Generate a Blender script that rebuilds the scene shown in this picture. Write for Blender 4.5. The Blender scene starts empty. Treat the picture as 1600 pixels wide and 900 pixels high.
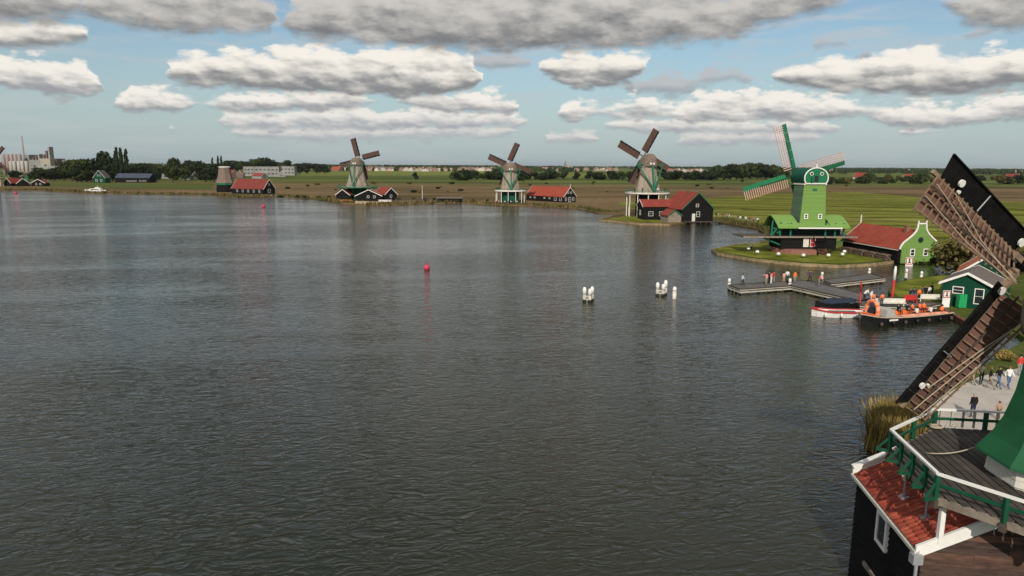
import bpy, bmesh, math, random
import numpy as np
from mathutils import Vector, Matrix
R_ = random.Random(7)
SC = bpy.context.scene
COL = SC.collection
rad = math.radians

# ------------------------------------------------------------------ camera
FPX, CAMH = 1100.0, 18.0
PITCH, ROLL = math.atan(192 / 1100), rad(-0.35)
cam_d = bpy.data.cameras.new('camera')
cam = bpy.data.objects.new('camera', cam_d)
COL.objects.link(cam)
cam.location = (0, 0, CAMH)
cam.rotation_euler = (math.pi / 2 - PITCH, ROLL, 0)
cam_d.sensor_width = 36.0
cam_d.lens = 36.0 * FPX / 1600
cam_d.clip_start = 0.5
cam_d.clip_end = 60000
SC.camera = cam
SC.render.resolution_x, SC.render.resolution_y = 1024, 576
CM = cam.rotation_euler.to_matrix()

def ray(x, y):
    return CM @ Vector(((x - 800) / FPX, -(y - 450) / FPX, -1.0))
def G(x, y, z=0.0):
    """ground point (height z) that the photograph shows at pixel x, y"""
    d = ray(x, y)
    t = (z - CAMH) / d.z
    return Vector((d.x * t, d.y * t, z))
def AtY(x, y, Y):
    d = ray(x, y)
    t = Y / d.y
    return Vector((d.x * t, Y, CAMH + d.z * t))
def RP(x, y, p, n):
    d = ray(x, y)
    o = Vector((0, 0, CAMH))
    t = (Vector(p) - o).dot(Vector(n)) / d.dot(Vector(n))
    return o + d * t

# ------------------------------------------------------------------ light
SUN_EL, SUN_AZ = rad(33), rad(190)          # azimuth from +Y towards +X
sd = Vector((math.sin(SUN_AZ) * math.cos(SUN_EL), math.cos(SUN_AZ) * math.cos(SUN_EL), math.sin(SUN_EL)))
sun_d = bpy.data.lights.new('sun', 'SUN')
sun_d.energy = 3.6
sun_d.angle = rad(0.6)
sun_d.color = (1.0, 0.93, 0.83)
sun = bpy.data.objects.new('sun', sun_d)
COL.objects.link(sun)
sun.rotation_euler = (-sd).to_track_quat('-Z', 'Y').to_euler()
SC.view_settings.view_transform = 'Standard'
SC.view_settings.look = 'None'
SC.view_settings.exposure = 0.0
SC.view_settings.gamma = 1.0
SC.view_settings.use_curve_mapping = False
SC.cycles.use_denoising = True
SC.cycles.max_bounces = 4
SC.cycles.diffuse_bounces = 2
SC.cycles.glossy_bounces = 3
SC.cycles.caustics_reflective = False
SC.cycles.caustics_refractive = False
SC.cycles.volume_bounces = 0

W = bpy.data.worlds.new('World')
SC.world = W
W.use_nodes = True
W.cycles.sampling_method = 'NONE'

class NT:
    """small helper for writing node graphs"""
    def __init__(s, nt):
        s.nt = nt
    def n(s, kind, **kw):
        nd = s.nt.nodes.new(kind)
        for k, v in kw.items():
            setattr(nd, k, v)
        return nd
    def put(s, sock, v):
        if isinstance(v, bpy.types.NodeSocket):
            s.nt.links.new(v, sock)
        elif v is not None:
            if sock.type == 'RGBA' and len(v) == 3:
                v = (*v, 1)
            sock.default_value = v
    def m(s, op, a, b=None, c=None, clamp=False):
        nd = s.n('ShaderNodeMath', operation=op, use_clamp=clamp)
        for i, v in enumerate((a, b, c)):
            s.put(nd.inputs[i], v)
        return nd.outputs[0]
    def v(s, op, a, b=None, c=None):
        nd = s.n('ShaderNodeVectorMath', operation=op)
        s.put(nd.inputs[0], a)
        if b is not None:
            s.put(nd.inputs[1], b)
        if c is not None:
            s.put(nd.inputs[2], c)
        return nd.outputs[0]
    def sep(s, a):
        nd = s.n('ShaderNodeSeparateXYZ')
        s.put(nd.inputs[0], a)
        return nd.outputs
    def comb(s, x=0, y=0, z=0):
        nd = s.n('ShaderNodeCombineXYZ')
        for i, q in enumerate((x, y, z)):
            s.put(nd.inputs[i], q)
        return nd.outputs[0]
    def noise(s, vec, scale, detail=4, rough=.5, dist=0, color=False):
        nd = s.n('ShaderNodeTexNoise')
        s.put(nd.inputs['Vector'], vec)
        nd.inputs['Scale'].default_value = scale
        nd.inputs['Detail'].default_value = detail
        nd.inputs['Roughness'].default_value = rough
        nd.inputs['Distortion'].default_value = dist
        return nd.outputs[1 if color else 0]
    def mix(s, f, a, b, kind='RGBA', blend='MIX'):
        nd = s.n('ShaderNodeMix', data_type=kind)
        if kind == 'RGBA':
            nd.blend_type = blend
            i0, i1, o = 6, 7, 2
        else:
            i0, i1, o = 2, 3, 0
        s.put(nd.inputs[0], f)
        s.put(nd.inputs[i0], a)
        s.put(nd.inputs[i1], b)
        return nd.outputs[o]
    def mr(s, v, a, b, c=0.0, d=1.0, smooth=True):
        nd = s.n('ShaderNodeMapRange', interpolation_type='SMOOTHSTEP' if smooth else 'LINEAR')
        s.put(nd.inputs[0], v)
        for i, q in enumerate((a, b, c, d)):
            s.put(nd.inputs[i + 1], q)
        return nd.outputs[0]
    def ramp(s, fac, stops, interp='LINEAR'):
        nd = s.n('ShaderNodeValToRGB')
        cr = nd.color_ramp
        cr.interpolation = interp
        while len(cr.elements) > 1:
            cr.elements.remove(cr.elements[-1])
        for i, (p, c) in enumerate(stops):
            e = cr.elements[0] if i == 0 else cr.elements.new(p)
            e.position = p
            e.color = (*c, 1)
        s.put(nd.inputs[0], fac)
        return nd.outputs[0]

# rows of cumulus: (x, base y, top y) as seen in the sky of the photograph
ROW_A = [(-120, 45, -40), (0, 40, -45), (90, 38, -40), (128, 26, 0), (150, 30, -20), (260, 52, -30), (380, 54, -20), (428, 50, 0), (440, 30, 44), (456, 52, 0), (500, 66, -24), (620, 76, -34), (780, 82, -40), (920, 80, -36), (1040, 72, -30), (1120, 66, -10), (1168, 54, -20), (1230, 32, -40), (1300, 12, -25), (1332, 2, 16), (1470, 6, 0), (1510, 42, -10), (1600, 52, -60), (1720, 50, -60)]
ROW_B = [(-120, 74, 40), (0, 72, 42), (70, 70, 36), (130, 62, 45), (150, 58, 64), (254, 118, 125), (262, 124, 100), (310, 132, 82), (400, 139, 78), (540, 145, 77), (640, 151, 66), (700, 150, 80), (738, 138, 92), (754, 126, 132), (836, 104, 112), (850, 114, 92), (900, 136, 82), (985, 128, 82), (1006, 112, 86), (1014, 104, 110), (1200, 116, 122), (1230, 134, 104), (1320, 142, 94), (1440, 146, 80), (1520, 145, 86), (1580, 138, 74), (1720, 138, 74)]
ROW_C = [(-120, 128, 92), (0, 132, 92), (90, 152, 94), (140, 150, 108), (160, 136, 134), (164, 146, 152), (176, 166, 158), (205, 173, 142), (280, 172, 150), (310, 163, 160), (390, 176, 147), (540, 166, 143), (600, 158, 160), (648, 164, 150), (720, 176, 144), (790, 176, 150), (822, 168, 172), (866, 180, 182), (900, 186, 158), (940, 178, 170), (960, 184, 164), (1000, 187, 157), (1060, 183, 168), (1084, 187, 150), (1200, 189, 142), (1300, 184, 150), (1340, 180, 172), (1420, 196, 160), (1500, 193, 162), (1600, 182, 148), (1720, 182, 148)]
ROW_D = [(-120, 190, 198), (250, 199, 204), (270, 203, 194), (292, 202, 206), (326, 186, 191), (350, 196, 180), (420, 200, 174), (520, 199, 170), (600, 200, 178), (640, 196, 172), (720, 198, 170), (800, 196, 178), (842, 188, 194), (900, 190, 195), (950, 198, 192), (1000, 203, 182), (1060, 206, 186), (1090, 204, 190), (1150, 206, 184), (1230, 206, 186), (1290, 205, 190), (1330, 200, 206), (1390, 206, 211), (1420, 210, 201), (1480, 208, 203), (1520, 204, 209), (1720, 205, 211)]
ROW_E = [(-120, 190, 198), (470, 88, 92), (700, 90, 96), (770, 108, 86), (826, 104, 90), (834, 98, 102), (968, 140, 134), (1000, 146, 122), (1060, 148, 118), (1092, 132, 120), (1098, 136, 110), (1150, 124, 112), (1160, 130, 112), (1190, 124, 128), (1258, 70, 74), (1272, 76, 58), (1318, 72, 62), (1324, 78, 86), (1332, 98, 80), (1345, 98, 70), (1360, 90, 80), (1368, 84, 94), (1505, 52, 56), (1520, 58, 42), (1550, 52, 44), (1560, 48, 52), (1720, 48, 52)]

ROW_F = [(-120, 228, 234), (340, 204, 210), (380, 214, 202), (440, 217, 200), (520, 220, 198), (600, 216, 204), (640, 217, 199), (740, 216, 197), (800, 208, 200), (836, 206, 212), (842, 219, 224), (855, 222, 210), (900, 222, 208), (936, 220, 211), (948, 217, 223), (1040, 222, 226), (1070, 226, 210), (1130, 225, 205), (1160, 221, 209), (1200, 222, 205), (1260, 220, 208), (1304, 216, 222), (1720, 214, 220)]

def build_world():
    nt = W.node_tree
    for nd in list(nt.nodes):
        nt.nodes.remove(nd)
    h = NT(nt)
    out = h.n('ShaderNodeOutputWorld')
    bg = h.n('ShaderNodeBackground')
    nt.links.new(bg.outputs[0], out.inputs[0])
    sky = h.n('ShaderNodeTexSky', sky_type='NISHITA')
    sky.sun_disc = False
    sky.sun_elevation = SUN_EL
    sky.sun_rotation = SUN_AZ
    sky.air_density = 1.0
    sky.dust_density = 1.2
    sky.ozone_density = 2.0
    tc = h.n('ShaderNodeTexCoord')
    d = h.v('NORMALIZE', tc.outputs['Generated'])
    dx, dy, dz = h.sep(d)
    DEG = 180 / math.pi
    az = h.m('MULTIPLY', h.m('ARCTAN2', dx, dy), DEG)
    el = h.m('MULTIPLY', h.m('ARCSINE', dz), DEG)
    # the rows go on round the whole horizon, mirrored every 90 degrees
    u = h.m('SUBTRACT', h.m('PINGPONG', h.m('ADD', az, 45.0), 90.0), 45.0)
    p = h.comb(u, h.m('MULTIPLY', el, 2.2), 0.0)
    wn = h.noise(p, 0.30, 5, .6, 0, color=True)
    def puffs(sc, off):
        vo = h.n('ShaderNodeTexVoronoi', voronoi_dimensions='2D', feature='SMOOTH_F1' if sc < .6 else 'F1')
        h.put(vo.inputs['Vector'], h.v('ADD', pw, off))
        vo.inputs['Scale'].default_value = sc
        if sc < .6:
            vo.inputs['Smoothness'].default_value = .5
        return h.m('SUBTRACT', .5, vo.outputs['Distance'])
    fine = h.noise(p, 1.6, 5, .6, 0, color=True)
    pw = h.v('ADD', p, h.v('MULTIPLY', h.v('SUBTRACT', fine, (.5, .5, .5)), (1.1, 1.1, 0)))
    pf1, pf2 = puffs(.42, (3, 5, 0)), puffs(1.05, (1, 9, 0))
    # the same puffs a little towards the sun (up and to the right): the difference shades them
    pf1s, pf2s = puffs(.42, (3.35, 5.75, 0)), puffs(1.05, (1.14, 9.32, 0))
    wx, wy, wz = h.sep(wn)
    fx, fy, fz = h.sep(fine)
    u2 = h.m('ADD', u, h.m('MULTIPLY', h.m('SUBTRACT', wx, .5), 3.0))
    fac = h.m('MULTIPLY_ADD', u2, 1 / 90, .5)
    edge = h.m('ADD', h.m('ADD', h.m('MULTIPLY', pf1, 1.5), h.m('MULTIPLY', pf2, .6)), h.m('ADD', h.m('MULTIPLY', h.m('SUBTRACT', wy, .5), 1.3), h.m('MULTIPLY', h.m('SUBTRACT', fz, .5), .8)))
    relief = h.m('ADD', h.m('MULTIPLY', h.m('SUBTRACT', pf1, pf1s), .55), h.m('MULTIPLY', h.m('SUBTRACT', pf2, pf2s), .17))
    edge_s = h.m('ADD', h.m('ADD', h.m('MULTIPLY', pf1, 1.3), h.m('MULTIPLY', pf2, .75)), h.m('ADD', h.m('MULTIPLY', h.m('SUBTRACT', wy, .5), 1.2), h.m('MULTIPLY', h.m('SUBTRACT', fz, .5), 1.0)))
    relief_s = h.m('ADD', h.m('MULTIPLY', h.m('SUBTRACT', pf1, pf1s), .5), h.m('MULTIPLY', h.m('SUBTRACT', pf2, pf2s), .27))
    bil = h.m('ADD', h.m('SUBTRACT', wz, .5), h.m('MULTIPLY', h.m('SUBTRACT', fx, .5), .14))
    skyc = h.v('MULTIPLY', sky.outputs[0], (SKY * .98, SKY * 1.03, SKY * .98))
    # thin veil low over the horizon
    col = h.mix(h.mr(el, 0, 11, .70, .0), skyc, (.41, .51, .56))
    veil = h.noise(h.v('MULTIPLY', p, (.25, .8, 1)), .5, 4, .6, .6)
    col = h.mix(h.m('MULTIPLY', h.mr(veil, .42, .72), h.mr(el, 2, 12, .45, .65)), col, (.52, .55, .57))
    col = h.mix(h.m('MULTIPLY', h.mr(veil, .36, .66), h.mr(el, 8, 13, 0, .45)), col, (.58, .60, .62))
    def row(pts, col, dark, light, soft, amp, op, bl, rl=1.0, s0=-.02, s1=.72, small=False):
        st = []
        for (x, b, t) in pts:
            rb, rt = ray(x, b).normalized(), ray(x, t).normalized()
            st.append((math.degrees(math.atan2(rb.x, rb.y)) / 90 + .5, (math.degrees(math.asin(rb.z)) / 30, max(0, math.degrees(math.asin(rt.z))) / 30, 0)))
        rr, gg, _ = h.sep(h.ramp(fac, st))
        b = h.m('MULTIPLY', rr, 30.0)
        t = h.m('MULTIPLY', gg, 30.0)
        th = h.m('MAXIMUM', h.m('SUBTRACT', t, b), .25)
        lo = h.m('SUBTRACT', el, b)
        hi = h.m('SUBTRACT', t, el)
        e2 = h.m('MULTIPLY', edge_s if small else edge, h.m('MINIMUM', h.m('MULTIPLY', th, amp), .9))
        f = h.m('MINIMUM', h.m('ADD', h.m('MULTIPLY', lo, 1.1), h.m('MULTIPLY', e2, .6)), h.m('ADD', hi, e2))
        f = h.m('SUBTRACT', f, h.m('MULTIPLY', h.m('MAXIMUM', h.m('SUBTRACT', .40, h.m('SUBTRACT', t, b)), 0.0), 1.3))
        a = h.m('MULTIPLY', h.mr(f, -.30, soft - .15), op)
        rel = h.m('DIVIDE', lo, th)
        sh = h.m('ADD', h.m('ADD', rel, h.m('MULTIPLY', bil, bl)), h.m('MULTIPLY', relief_s if small else relief, rl))
        sh = h.mr(sh, s0, s1)
        c = h.mix(sh, dark, light)
        return h.mix(a, col, c)
    col = row(ROW_F, col, (.40, .43, .46), (.74, .71, .68), .42, .75, .92, .8, 1.0, -.1, .85, True)
    col = row(ROW_D, col, (.38, .40, .43), (.86, .82, .77), .42, .75, .95, .8, 1.0, -.1, .85, True)
    col = row(ROW_E, col, (.30, .32, .36), (.52, .51, .52), .60, .7, .8, .8, .6)
    col = row(ROW_C, col, (.33, .34, .36), (.92, .87, .80), .45, .7, .97, .9, 1.0, -.08, .85, True)
    col = row(ROW_B, col, (.25, .255, .265), (.93, .88, .80), .55, .46, 1.0, .7, 1.1, -.02, .88)
    col = row(ROW_A, col, (.20, .20, .205), (.62, .59, .55), 1.0, .30, .97, 1.6, .9, -.2, .95)
    # broken cumulus overhead, out of frame
    pz = h.m('MAXIMUM', dz, .08)
    q = h.comb(h.m('DIVIDE', dx, pz), h.m('DIVIDE', dy, pz), 0.0)
    ov = h.noise(q, .55, 5, .55, .3)
    oa = h.m('MULTIPLY', h.mr(ov, .42, .54), h.mr(el, 13.5, 18))
    col = h.mix(oa, col, h.mix(h.mr(ov, .5, .72), (.54, .53, .51), (.22, .22, .23)))
    # below the horizon
    col = h.mix(h.mr(el, -1.5, -.2), (.10, .11, .09), col)
    nt.links.new(col, bg.inputs[0])
    bg.inputs[1].default_value = 1.0
SKY = 0.10
build_world()

# ------------------------------------------------------------------ materials
MATS = {}
def pm(name, col, var=.18, scale=1.5, rough=.75, bump=0.0, bscale=None, col2=None, spec=.3, stretch=(1, 1, 1), detail=4, metal=0, local=False):
    """plain procedural surface: base colour with noise variation and a little relief"""
    if name in MATS:
        return MATS[name]
    m = bpy.data.materials.new(name)
    m.use_nodes = True
    h = NT(m.node_tree)
    bs = m.node_tree.nodes['Principled BSDF']
    if local:
        pos = h.n('ShaderNodeTexCoord').outputs['Object']
    else:
        pos = h.n('ShaderNodeNewGeometry').outputs['Position']
    v = h.v('MULTIPLY', pos, stretch)
    nz = h.noise(v, scale, detail, .6)
    c1 = tuple(max(0, c * (1 - var)) for c in col)
    c2 = col2 or tuple(min(1, c * (1 + var)) for c in col)
    h.put(bs.inputs['Base Color'], h.mix(h.mr(nz, .3, .7), c1, c2))
    bs.inputs['Roughness'].default_value = rough
    bs.inputs['Specular IOR Level'].default_value = spec
    bs.inputs['Metallic'].default_value = metal
    if bump:
        bn = h.n('ShaderNodeBump')
        bn.inputs['Strength'].default_value = bump
        bn.inputs['Distance'].default_value = .05
        h.put(bn.inputs['Height'], h.noise(v, bscale or scale * 4, 3, .6))
        m.node_tree.links.new(bn.outputs[0], bs.inputs['Normal'])
    MATS[name] = m
    return m

# ------------------------------------------------------------------ mesh helpers
class MB:
    def __init__(s):
        s.v, s.f, s.mi = [], [], []
        s.cur = 0
    def add(s, vs, fs, M=None):
        o = len(s.v)
        s.v += [tuple(M @ Vector(p)) if M is not None else tuple(p) for p in vs]
        s.f += [tuple(i + o for i in f) for f in fs]
        s.mi += [s.cur] * len(fs)
        return s
    def box(s, c, d, M=None, rz=0.0):
        x, y, z = d[0] / 2, d[1] / 2, d[2] / 2
        cs, sn = math.cos(rz), math.sin(rz)
        vs = []
        for sx, sy, sz in ((-1, -1, -1), (1, -1, -1), (1, 1, -1), (-1, 1, -1), (-1, -1, 1), (1, -1, 1), (1, 1, 1), (-1, 1, 1)):
            a, b = sx * x, sy * y
            vs.append((c[0] + a * cs - b * sn, c[1] + a * sn + b * cs, c[2] + sz * z))
        return s.add(vs, [(0, 3, 2, 1), (4, 5, 6, 7), (0, 1, 5, 4), (1, 2, 6, 5), (2, 3, 7, 6), (3, 0, 4, 7)], M)
    def beam(s, a, b, w, t=None, up=(0, 0, 1), w2=None):
        t = t or w
        a, b = Vector(a), Vector(b)
        d = (b - a).normalized()
        u = Vector(up)
        if abs(d.dot(u)) > .98:
            u = Vector((0, 1, 0))
        x = d.cross(u).normalized()
        y = x.cross(d).normalized()
        k = (w2 or w) / w
        vs = [a + x * (i * w / 2) + y * (j * t / 2) for i, j in ((-1, -1), (1, -1), (1, 1), (-1, 1))]
        vs += [b + x * (i * w * k / 2) + y * (j * t * k / 2) for i, j in ((-1, -1), (1, -1), (1, 1), (-1, 1))]
        return s.add(vs, [(0, 1, 2, 3)[::-1], (4, 5, 6, 7), (0, 1, 5, 4), (1, 2, 6, 5), (2, 3, 7, 6), (3, 0, 4, 7)])
    def tube(s, pts, r, n=6):
        pts = [Vector(p) for p in pts]
        rr = r if isinstance(r, (list, tuple)) else [r] * len(pts)
        vs, fs = [], []
        for i, p in enumerate(pts):
            d = (pts[min(i + 1, len(pts) - 1)] - pts[max(i - 1, 0)]).normalized()
            u = Vector((0, 0, 1)) if abs(d.z) < .95 else Vector((1, 0, 0))
            x = d.cross(u).normalized()
            y = x.cross(d)
            for k in range(n):
                a = 2 * math.pi * k / n
                vs.append(p + (x * math.cos(a) + y * math.sin(a)) * rr[i])
        for i in range(len(pts) - 1):
            for k in range(n):
                fs.append((i * n + k, i * n + (k + 1) % n, (i + 1) * n + (k + 1) % n, (i + 1) * n + k))
        fs.append(tuple(range(n))[::-1])
        fs.append(tuple((len(pts) - 1) * n + k for k in range(n)))
        return s.add(vs, fs)
    def lathe(s, prof, n=16, c=(0, 0), rot=0.0, cap=True, sx=1.0, sy=1.0):
        vs, fs = [], []
        for r, z in prof:
            for k in range(n):
                a = rot + 2 * math.pi * k / n
                vs.append((c[0] + r * math.cos(a) * sx, c[1] + r * math.sin(a) * sy, z))
        for i in range(len(prof) - 1):
            for k in range(n):
                fs.append((i * n + k, i * n + (k + 1) % n, (i + 1) * n + (k + 1) % n, (i + 1) * n + k))
        if cap:
            fs.append(tuple(range(n))[::-1])
            fs.append(tuple((len(prof) - 1) * n + k for k in range(n)))
        return s.add(vs, fs)
    def prism(s, poly, ext, M=None):
        """poly: 3-D outline, ext: extrusion vector"""
        n = len(poly)
        e = Vector(ext)
        vs = [Vector(p) for p in poly] + [Vector(p) + e for p in poly]
        fs = [tuple(range(n))[::-1], tuple(range(n, 2 * n))]
        fs += [(i, (i + 1) % n, n + (i + 1) % n, n + i) for i in range(n)]
        return s.add(vs, fs, M)
    def mesh(s, name, mats, smooth=False):
        me = bpy.data.meshes.new(name)
        me.from_pydata([tuple(p) for p in s.v], [], s.f)
        for m in (mats if isinstance(mats, (list, tuple)) else [mats]):
            me.materials.append(m)
        if any(s.mi):
            me.polygons.foreach_set('material_index', s.mi)
        if smooth:
            me.polygons.foreach_set('use_smooth', [True] * len(me.polygons))
        bm = bmesh.new()
        bm.from_mesh(me)
        bmesh.ops.recalc_face_normals(bm, faces=bm.faces)
        bm.to_mesh(me)
        bm.free()
        me.update()
        return me
    def build(s, name, mats, parent=None, smooth=False, loc=None):
        return link(name, s.mesh(name, mats, smooth), parent, loc)

def link(name, data, parent=None, loc=None, rz=0.0, scale=None):
    o = bpy.data.objects.new(name, data)
    COL.objects.link(o)
    if parent is not None:
        o.parent = parent
    if loc is not None:
        o.location = loc
    if rz:
        o.rotation_euler.z = rz
    if scale is not None:
        o.scale = scale if isinstance(scale, (tuple, list)) else (scale,) * 3
    return o
def tag(o, label, cat, group=None):
    o['label'] = label
    o['category'] = cat
    if group:
        o['group'] = group
    return o
def thing(name, loc, label, cat, group=None, rz=0.0):
    o = link(name, None, None, loc, rz)
    return tag(o, label, cat, group)
def struct(o):
    o['kind'] = 'structure'
    return o
def stuff(o):
    o['kind'] = 'stuff'
    return o
def copy_tree(o, parent=None):
    c = o.copy()
    COL.objects.link(c)
    c.parent = parent
    for ch in o.children:
        copy_tree(ch, c)
    return c
# ------------------------------------------------------------------ water
def water_material():
    m = bpy.data.materials.new('river_water')
    m.use_nodes = True
    h = NT(m.node_tree)
    bs = m.node_tree.nodes['Principled BSDF']
    pos = h.n('ShaderNodeNewGeometry').outputs['Position']
    rotm = h.n('ShaderNodeVectorRotate', rotation_type='Z_AXIS')
    h.put(rotm.inputs['Vector'], pos)
    rotm.inputs['Angle'].default_value = rad(-9)
    p = rotm.outputs[0]
    big = h.noise(pos, .018, 3, .55)
    h.put(bs.inputs['Base Color'], h.mix(h.mr(big, .35, .65), (.016, .020, .010), (.025, .024, .012)))
    bs.inputs['Roughness'].default_value = .075
    bs.inputs['IOR'].default_value = 1.333
    bs.inputs['Specular IOR Level'].default_value = .5
    w1 = h.noise(h.v('MULTIPLY', p, (.42, 1.0, 1)), 1.35, 2, .5, .8)
    w2 = h.noise(h.v('MULTIPLY', p, (.95, 1.0, 1)), 2.9, 3, .6, .5)
    w3 = h.noise(h.v('MULTIPLY', p, (.5, 1.0, 1)), .22, 2, .5, .4)
    w1 = h.m('POWER', h.m('SUBTRACT', 1.0, h.m('ABSOLUTE', h.m('MULTIPLY_ADD', w1, 2.0, -1.0))), 1.7)
    hh = h.m('ADD', h.m('MULTIPLY', w1, .085), h.m('ADD', h.m('MULTIPLY', w2, .024), h.m('MULTIPLY', w3, .045)))
    gust = h.noise(h.v('MULTIPLY', p, (.35, 1.0, 1)), .035, 4, .6, .8)
    bn = h.n('ShaderNodeBump')
    h.put(bn.inputs['Strength'], h.mr(gust, .34, .64, .34, 1.12))
    bn.inputs['Distance'].default_value = 1.0
    h.put(bn.inputs['Height'], hh)
    m.node_tree.links.new(bn.outputs[0], bs.inputs['Normal'])
    return m
b = MB()
b.add([(-2500, -300, 0), (900, -300, 0), (900, 620, 0), (-2500, 620, 0)], [(0, 1, 2, 3)])
struct(b.build('river_water', water_material()))

# ------------------------------------------------------------------ land
def land_material():
    m = bpy.data.materials.new('marsh_grass')
    m.use_nodes = True
    h = NT(m.node_tree)
    bs = m.node_tree.nodes['Principled BSDF']
    pos = h.n('ShaderNodeNewGeometry').outputs['Position']
    x, y, z = h.sep(pos)
    n1 = h.noise(h.v('MULTIPLY', pos, (.35, 1, 1)), .022, 5, .6, .4)
    n2 = h.noise(pos, .35, 5, .65)
    n3 = h.noise(h.v('MULTIPLY', pos, (.25, 1, 1)), .006, 4, .6)
    marsh = h.mix(h.mr(n1, .36, .64), (.11, .075, .035), (.22, .145, .075))
    marsh = h.mix(h.mr(n2, .45, .75), marsh, (.060, .068, .020))
    far = h.mix(h.mr(n3, .40, .56), (.058, .070, .020), (.125, .155, .035))
    c = h.mix(h.mr(y, 560, 760), marsh, far)
    near = h.mix(h.mr(n2, .35, .7), (.060, .085, .018), (.11, .12, .03))
    c = h.mix(h.mr(y, 120, 210), near, c)
    h.put(bs.inputs['Base Color'], c)
    bs.inputs['Roughness'].default_value = 1.0
    bs.inputs['Specular IOR Level'].default_value = .05
    bn = h.n('ShaderNodeBump')
    bn.inputs['Strength'].default_value = .8
    bn.inputs['Distance'].default_value = .5
    h.put(bn.inputs['Height'], h.noise(pos, 1.2, 4, .7))
    m.node_tree.links.new(bn.outputs[0], bs.inputs['Normal'])
    return m
M_land = land_material()
M_lawn = pm('lawn_grass', (.125, .150, .017), .35, .22, 1.0, .7, 3.0, col2=(.20, .21, .032), spec=.05, detail=6)
M_bank = pm('bank_boards', (.27, .20, .11), .4, 1.2, .9, .5)
LZ = .45
SHORE = [(0, 297), (60, 297), (125, 301), (180, 302), (255, 303), (338, 305), (380, 308), (436, 306), (500, 311), (535, 317), (590, 320), (650, 318), (720, 316), (765, 319), (830, 321), (900, 325), (935, 332), (968, 333)]
S4 = [(938, 343), (1000, 348.5), (1050, 350), (1078, 347), (1112, 344), (1150, 351), (1186, 357)]
S5 = [(1200, 372), (1184, 380), (1150, 382), (1113, 389), (1122, 395), (1180, 404), (1250, 411), (1312, 414), (1368, 411), (1395, 407), (1468, 410), (1528, 413), (1530, 425), (1475, 430), (1430, 434), (1397, 443), (1388, 454), (1402, 466), (1474, 482), (1500, 497), (1530, 508), (1590, 518), (1604, 530), (1566, 552), (1524, 580), (1484, 606), (1444, 634), (1411, 660), (1387, 690), (1374, 712)]
pl = [Vector((-2200, 640, LZ)), Vector((-900, 500, LZ))]
pl += [G(x, y, LZ) for x, y in SHORE + S4 + S5]
pl += [Vector((x, y, LZ)) for x, y in ((18.6, 34.5), (16.6, 30.5), (17.4, 26), (19, 15), (30, -20), (60, -80))]
nshore = len(pl)
pl += [Vector((900, -200, LZ)), Vector((32000, -200, LZ)), Vector((32000, 32000, LZ)), Vector((-32000, 32000, LZ)), Vector((-32000, 900, LZ))]
def subdivide(pts, n, jit=.0):
    out = []
    for i in range(len(pts) - 1):
        a, c = pts[i], pts[i + 1]
        L = (c - a).length
        k = max(1, min(n, int(L / 3)))
        for j in range(k):
            q = a.lerp(c, j / k)
            if j and jit:
                q = q + Vector((R_.uniform(-jit, jit), R_.uniform(-jit, jit), 0))
            out.append(q)
    out.append(pts[-1])
    return out
shore_line = subdivide(pl[:nshore], 14, .35)
poly = shore_line + pl[nshore:]
from mathutils.geometry import delaunay_2d_cdt
n = len(poly)
cv, _, cf, _, _, _ = delaunay_2d_cdt([Vector((p.x, p.y)) for p in poly], [(i, (i + 1) % n) for i in range(n)], [], 1, 1e-4)
b = MB()
b.add([(p.x, p.y, LZ) for p in cv], cf)
for i in range(len(shore_line) - 1):
    p, q = shore_line[i], shore_line[i + 1]
    b.add([p, q, (q.x, q.y, -.6), (p.x, p.y, -.6)], [(0, 1, 2, 3)])
me = bpy.data.meshes.new('marsh_land')
me.from_pydata([tuple(p) for p in b.v], [], b.f)
me.materials.append(M_land)
struct(link('marsh_land', me))

def sheet(name, pts, mat, z):
    bm = bmesh.new()
    f = bm.faces.new([bm.verts.new((p[0], p[1], z)) for p in pts])
    f.normal_update()
    if f.normal.z < 0:
        f.normal_flip()
    bmesh.ops.triangulate(bm, faces=[f])
    me = bpy.data.meshes.new(name)
    bm.to_mesh(me)
    bm.free()
    me.materials.append(mat)
    return struct(link(name, me))
def gp(lst, z=LZ):
    return [G(x, y, z) for x, y in lst]

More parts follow.
